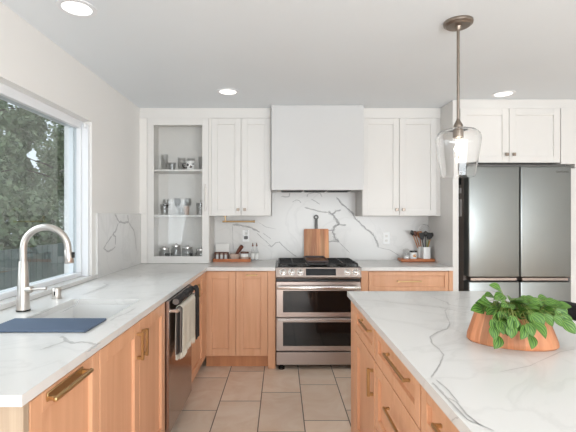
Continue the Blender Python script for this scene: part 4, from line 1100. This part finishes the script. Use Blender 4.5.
for x, y, lb in ((-1.025, 2.06, 'round recessed ceiling light above the sink window'), (-.445, 3.44, 'round recessed ceiling light in front of the left wall cabinets'), (1.90, 3.50, 'round recessed ceiling light in front of the refrigerator cabinet'),
        (-.05, 1.30, 'added recessed fill light over the aisle, unseen above the frame'), (-.1, -.7, 'added unseen recessed fill light behind the viewpoint on the window side'), (1.6, -.5, 'added unseen recessed fill light behind the viewpoint on the island side')):  # these three fixtures are unseen additions that brighten worktops and floor
    if not lights:
        t = thing('ceiling_light', lb, 'ceiling light', (x, y, ZC), 'recessed ceiling lights')
        bm = NB(); lathe(bm, [(.070, -.001), (.095, -.001), (.094, -.005), (.074, -.008), (.070, -.006)], (x, y, ZC), 40, close=True); obj('trim_ring', bm, 'vinyl', t, smooth=True)
        bm = NB(); lathe(bm, [(0, -.004), (.071, -.004), (.071, -.0015), (0, -.0015)], (x, y, ZC), 40); obj('diffuser', bm, 'lamp', t, smooth=True)
        lights.append(t)
    else: dup(lights[0], (x, y, ZC), lb)
    al = area('downlight', (x, y, ZC-.012), (0, 0, 0), .13, .13, 0.04 if y > 2 else (0.4 if y > 0 else 1.4), (1, .98, .95)); al.data.spread = 1.7 if y > 2 else 2.4; al.data.shape = 'DISK'

# ------------------------------------------------------------------ garden outside the window
bm = NB(); box(bm, -16, XL-.25, -4, 26, -.35, -.25); struct('ground', bm, 'ground')
t = thing('garden_fence', 'weathered board fence outside the window', 'fence', (-3.6, 6.5, -.25))
bm = NB(); rr = random.Random(4)
for k in range(70):
    y = 1.5+k*.142; box(bm, -3.62, -3.60, y, y+.136, -.25, .93+rr.uniform(-.01, .01), .002)
obj('board_panel', bm, 'fence', t)
bm = NB()
for zz in (.1, .75): box(bm, -3.66, -3.62, 1.5, 11.45, zz, zz+.08)
obj('rail', bm, 'fence', t)
def tree(label, x, y, h, rx, rz, n, seed, zc=None, ls=1.0):
    rr = random.Random(seed)
    t = thing('tree', label, 'tree', (x, y, -.25), 'trees outside the window')
    bm = NB(); tube(bm, [(x, y, -.25), (x+.05, y+.03, h*.35), (x-.04, y+.06, h*.6), (x+.05, y, h*.9)], [.11, .09, .06, .02], 10)
    for k in range(9):
        a = rr.random()*2*PI; z0 = h*(.25+.06*k); tube(bm, [(x, y, z0), (x+math.cos(a)*rx*.4, y+math.sin(a)*rx*.4, z0+.3), (x+math.cos(a)*rx*.8, y+math.sin(a)*rx*.8, z0+.45)], [.035, .025, .008], 6)
    obj('trunk', bm, 'bark', t, smooth=True)
    bm = NB()
    cl = [(Vector((rr.gauss(0, .42)*rx, rr.gauss(0, .42)*rx, rr.gauss(0, .42)*rz)), rr.uniform(.25, .55)) for _ in range(34)]
    for k in range(n):
        c0, cr = rr.choice(cl)
        v = Vector((rr.gauss(0, 1), rr.gauss(0, 1), rr.gauss(0, 1))).normalized()*cr*rr.random()**.4*(1.3 if ls > 1 else 1)
        p = Vector((x, y, zc if zc else h*.62))+c0+v
        if p.z < 0: continue
        d = Vector((rr.gauss(0, 1), rr.gauss(0, 1), rr.gauss(0, .7)-.3)).normalized(); s_ = d.orthogonal().normalized()
        s_ = (s_*math.cos(rr.random()*6)+d.cross(s_)*math.sin(rr.random()*6)).normalized(); L = rr.uniform(.07, .13)*ls; W = L*.32
        bm.faces.new([bm.verts.new(q) for q in (p, p+d*L*.45+s_*W, p+d*L, p+d*L*.45-s_*W)])
    obj('foliage', bm, 'foliage', t, recalc=False)
tree('broad leafy tree nearest the window, behind the fence', -6.3, 5.6, 4.9, 1.2, 1.9, 11000, 1, 2.0)
tree('leafy tree in the middle behind the garden fence', -7.2, 9.0, 5.4, 1.4, 2.0, 12000, 2, 2.0, 1.2)
tree('leafy tree furthest along behind the garden fence', -6.7, 12.8, 5.4, 1.4, 2.1, 12000, 3, 2.1, 1.2)
tree('tall tree standing well behind the other garden trees', -11.5, 15.5, 8.5, 2.6, 3.6, 14000, 5, 3.2, 2.6)
tree('dark evergreen filling the near side of the garden background', -12.0, 8.2, 8.5, 2.6, 3.6, 14000, 20, 3.2, 2.6)
tree('dark evergreen filling the far end of the garden background', -11.0, 23.0, 9.5, 2.6, 3.8, 14000, 21, 3.4, 2.8)
tree('pale tree glimpsed between the two furthest trees of the garden', -16.0, 18.0, 11, 3.6, 4.6, 14000, 22, 4.0, 3.2)

def hedge(label, x, y, rx, ry, h, seed):
    rr = random.Random(seed); t = thing('shrub', label, 'shrub', (x, y, -.25), 'shrubs along the garden fence')
    bm = NB(); tube(bm, [(x, y, -.25), (x+.03, y, .3), (x, y+.03, h*.7)], [.04, .03, .01], 8); obj('stem', bm, 'bark', t, smooth=True)
    bm = NB()
    for k in range(6500):
        v = Vector((rr.gauss(0, 1), rr.gauss(0, 1), rr.gauss(0, 1))).normalized()*(rr.random()**.25)
        p = Vector((x+v.x*rx, y+v.y*ry, h*.5+v.z*h*.52-.05))
        d = Vector((rr.gauss(0, 1), rr.gauss(0, 1), rr.gauss(0, .7)-.2)).normalized(); s_ = d.orthogonal().normalized()
        s_ = (s_*math.cos(k)+d.cross(s_)*math.sin(k)).normalized(); L = rr.uniform(.08, .14); W = L*.34
        bm.faces.new([bm.verts.new(q) for q in (p, p+d*L*.45+s_*W, p+d*L, p+d*L*.45-s_*W)])
    obj('foliage', bm, 'foliage', t, recalc=False)
for i, (y, h) in enumerate(((3.3, 1.7), (6.6, 1.9), (9.9, 1.8))):
    hedge(('low shrub behind the fence nearest the faucet', 'low shrub behind the middle of the fence', 'low shrub behind the far end of the fence')[i], -4.3, y, .30, 1.5, h, 40+i)
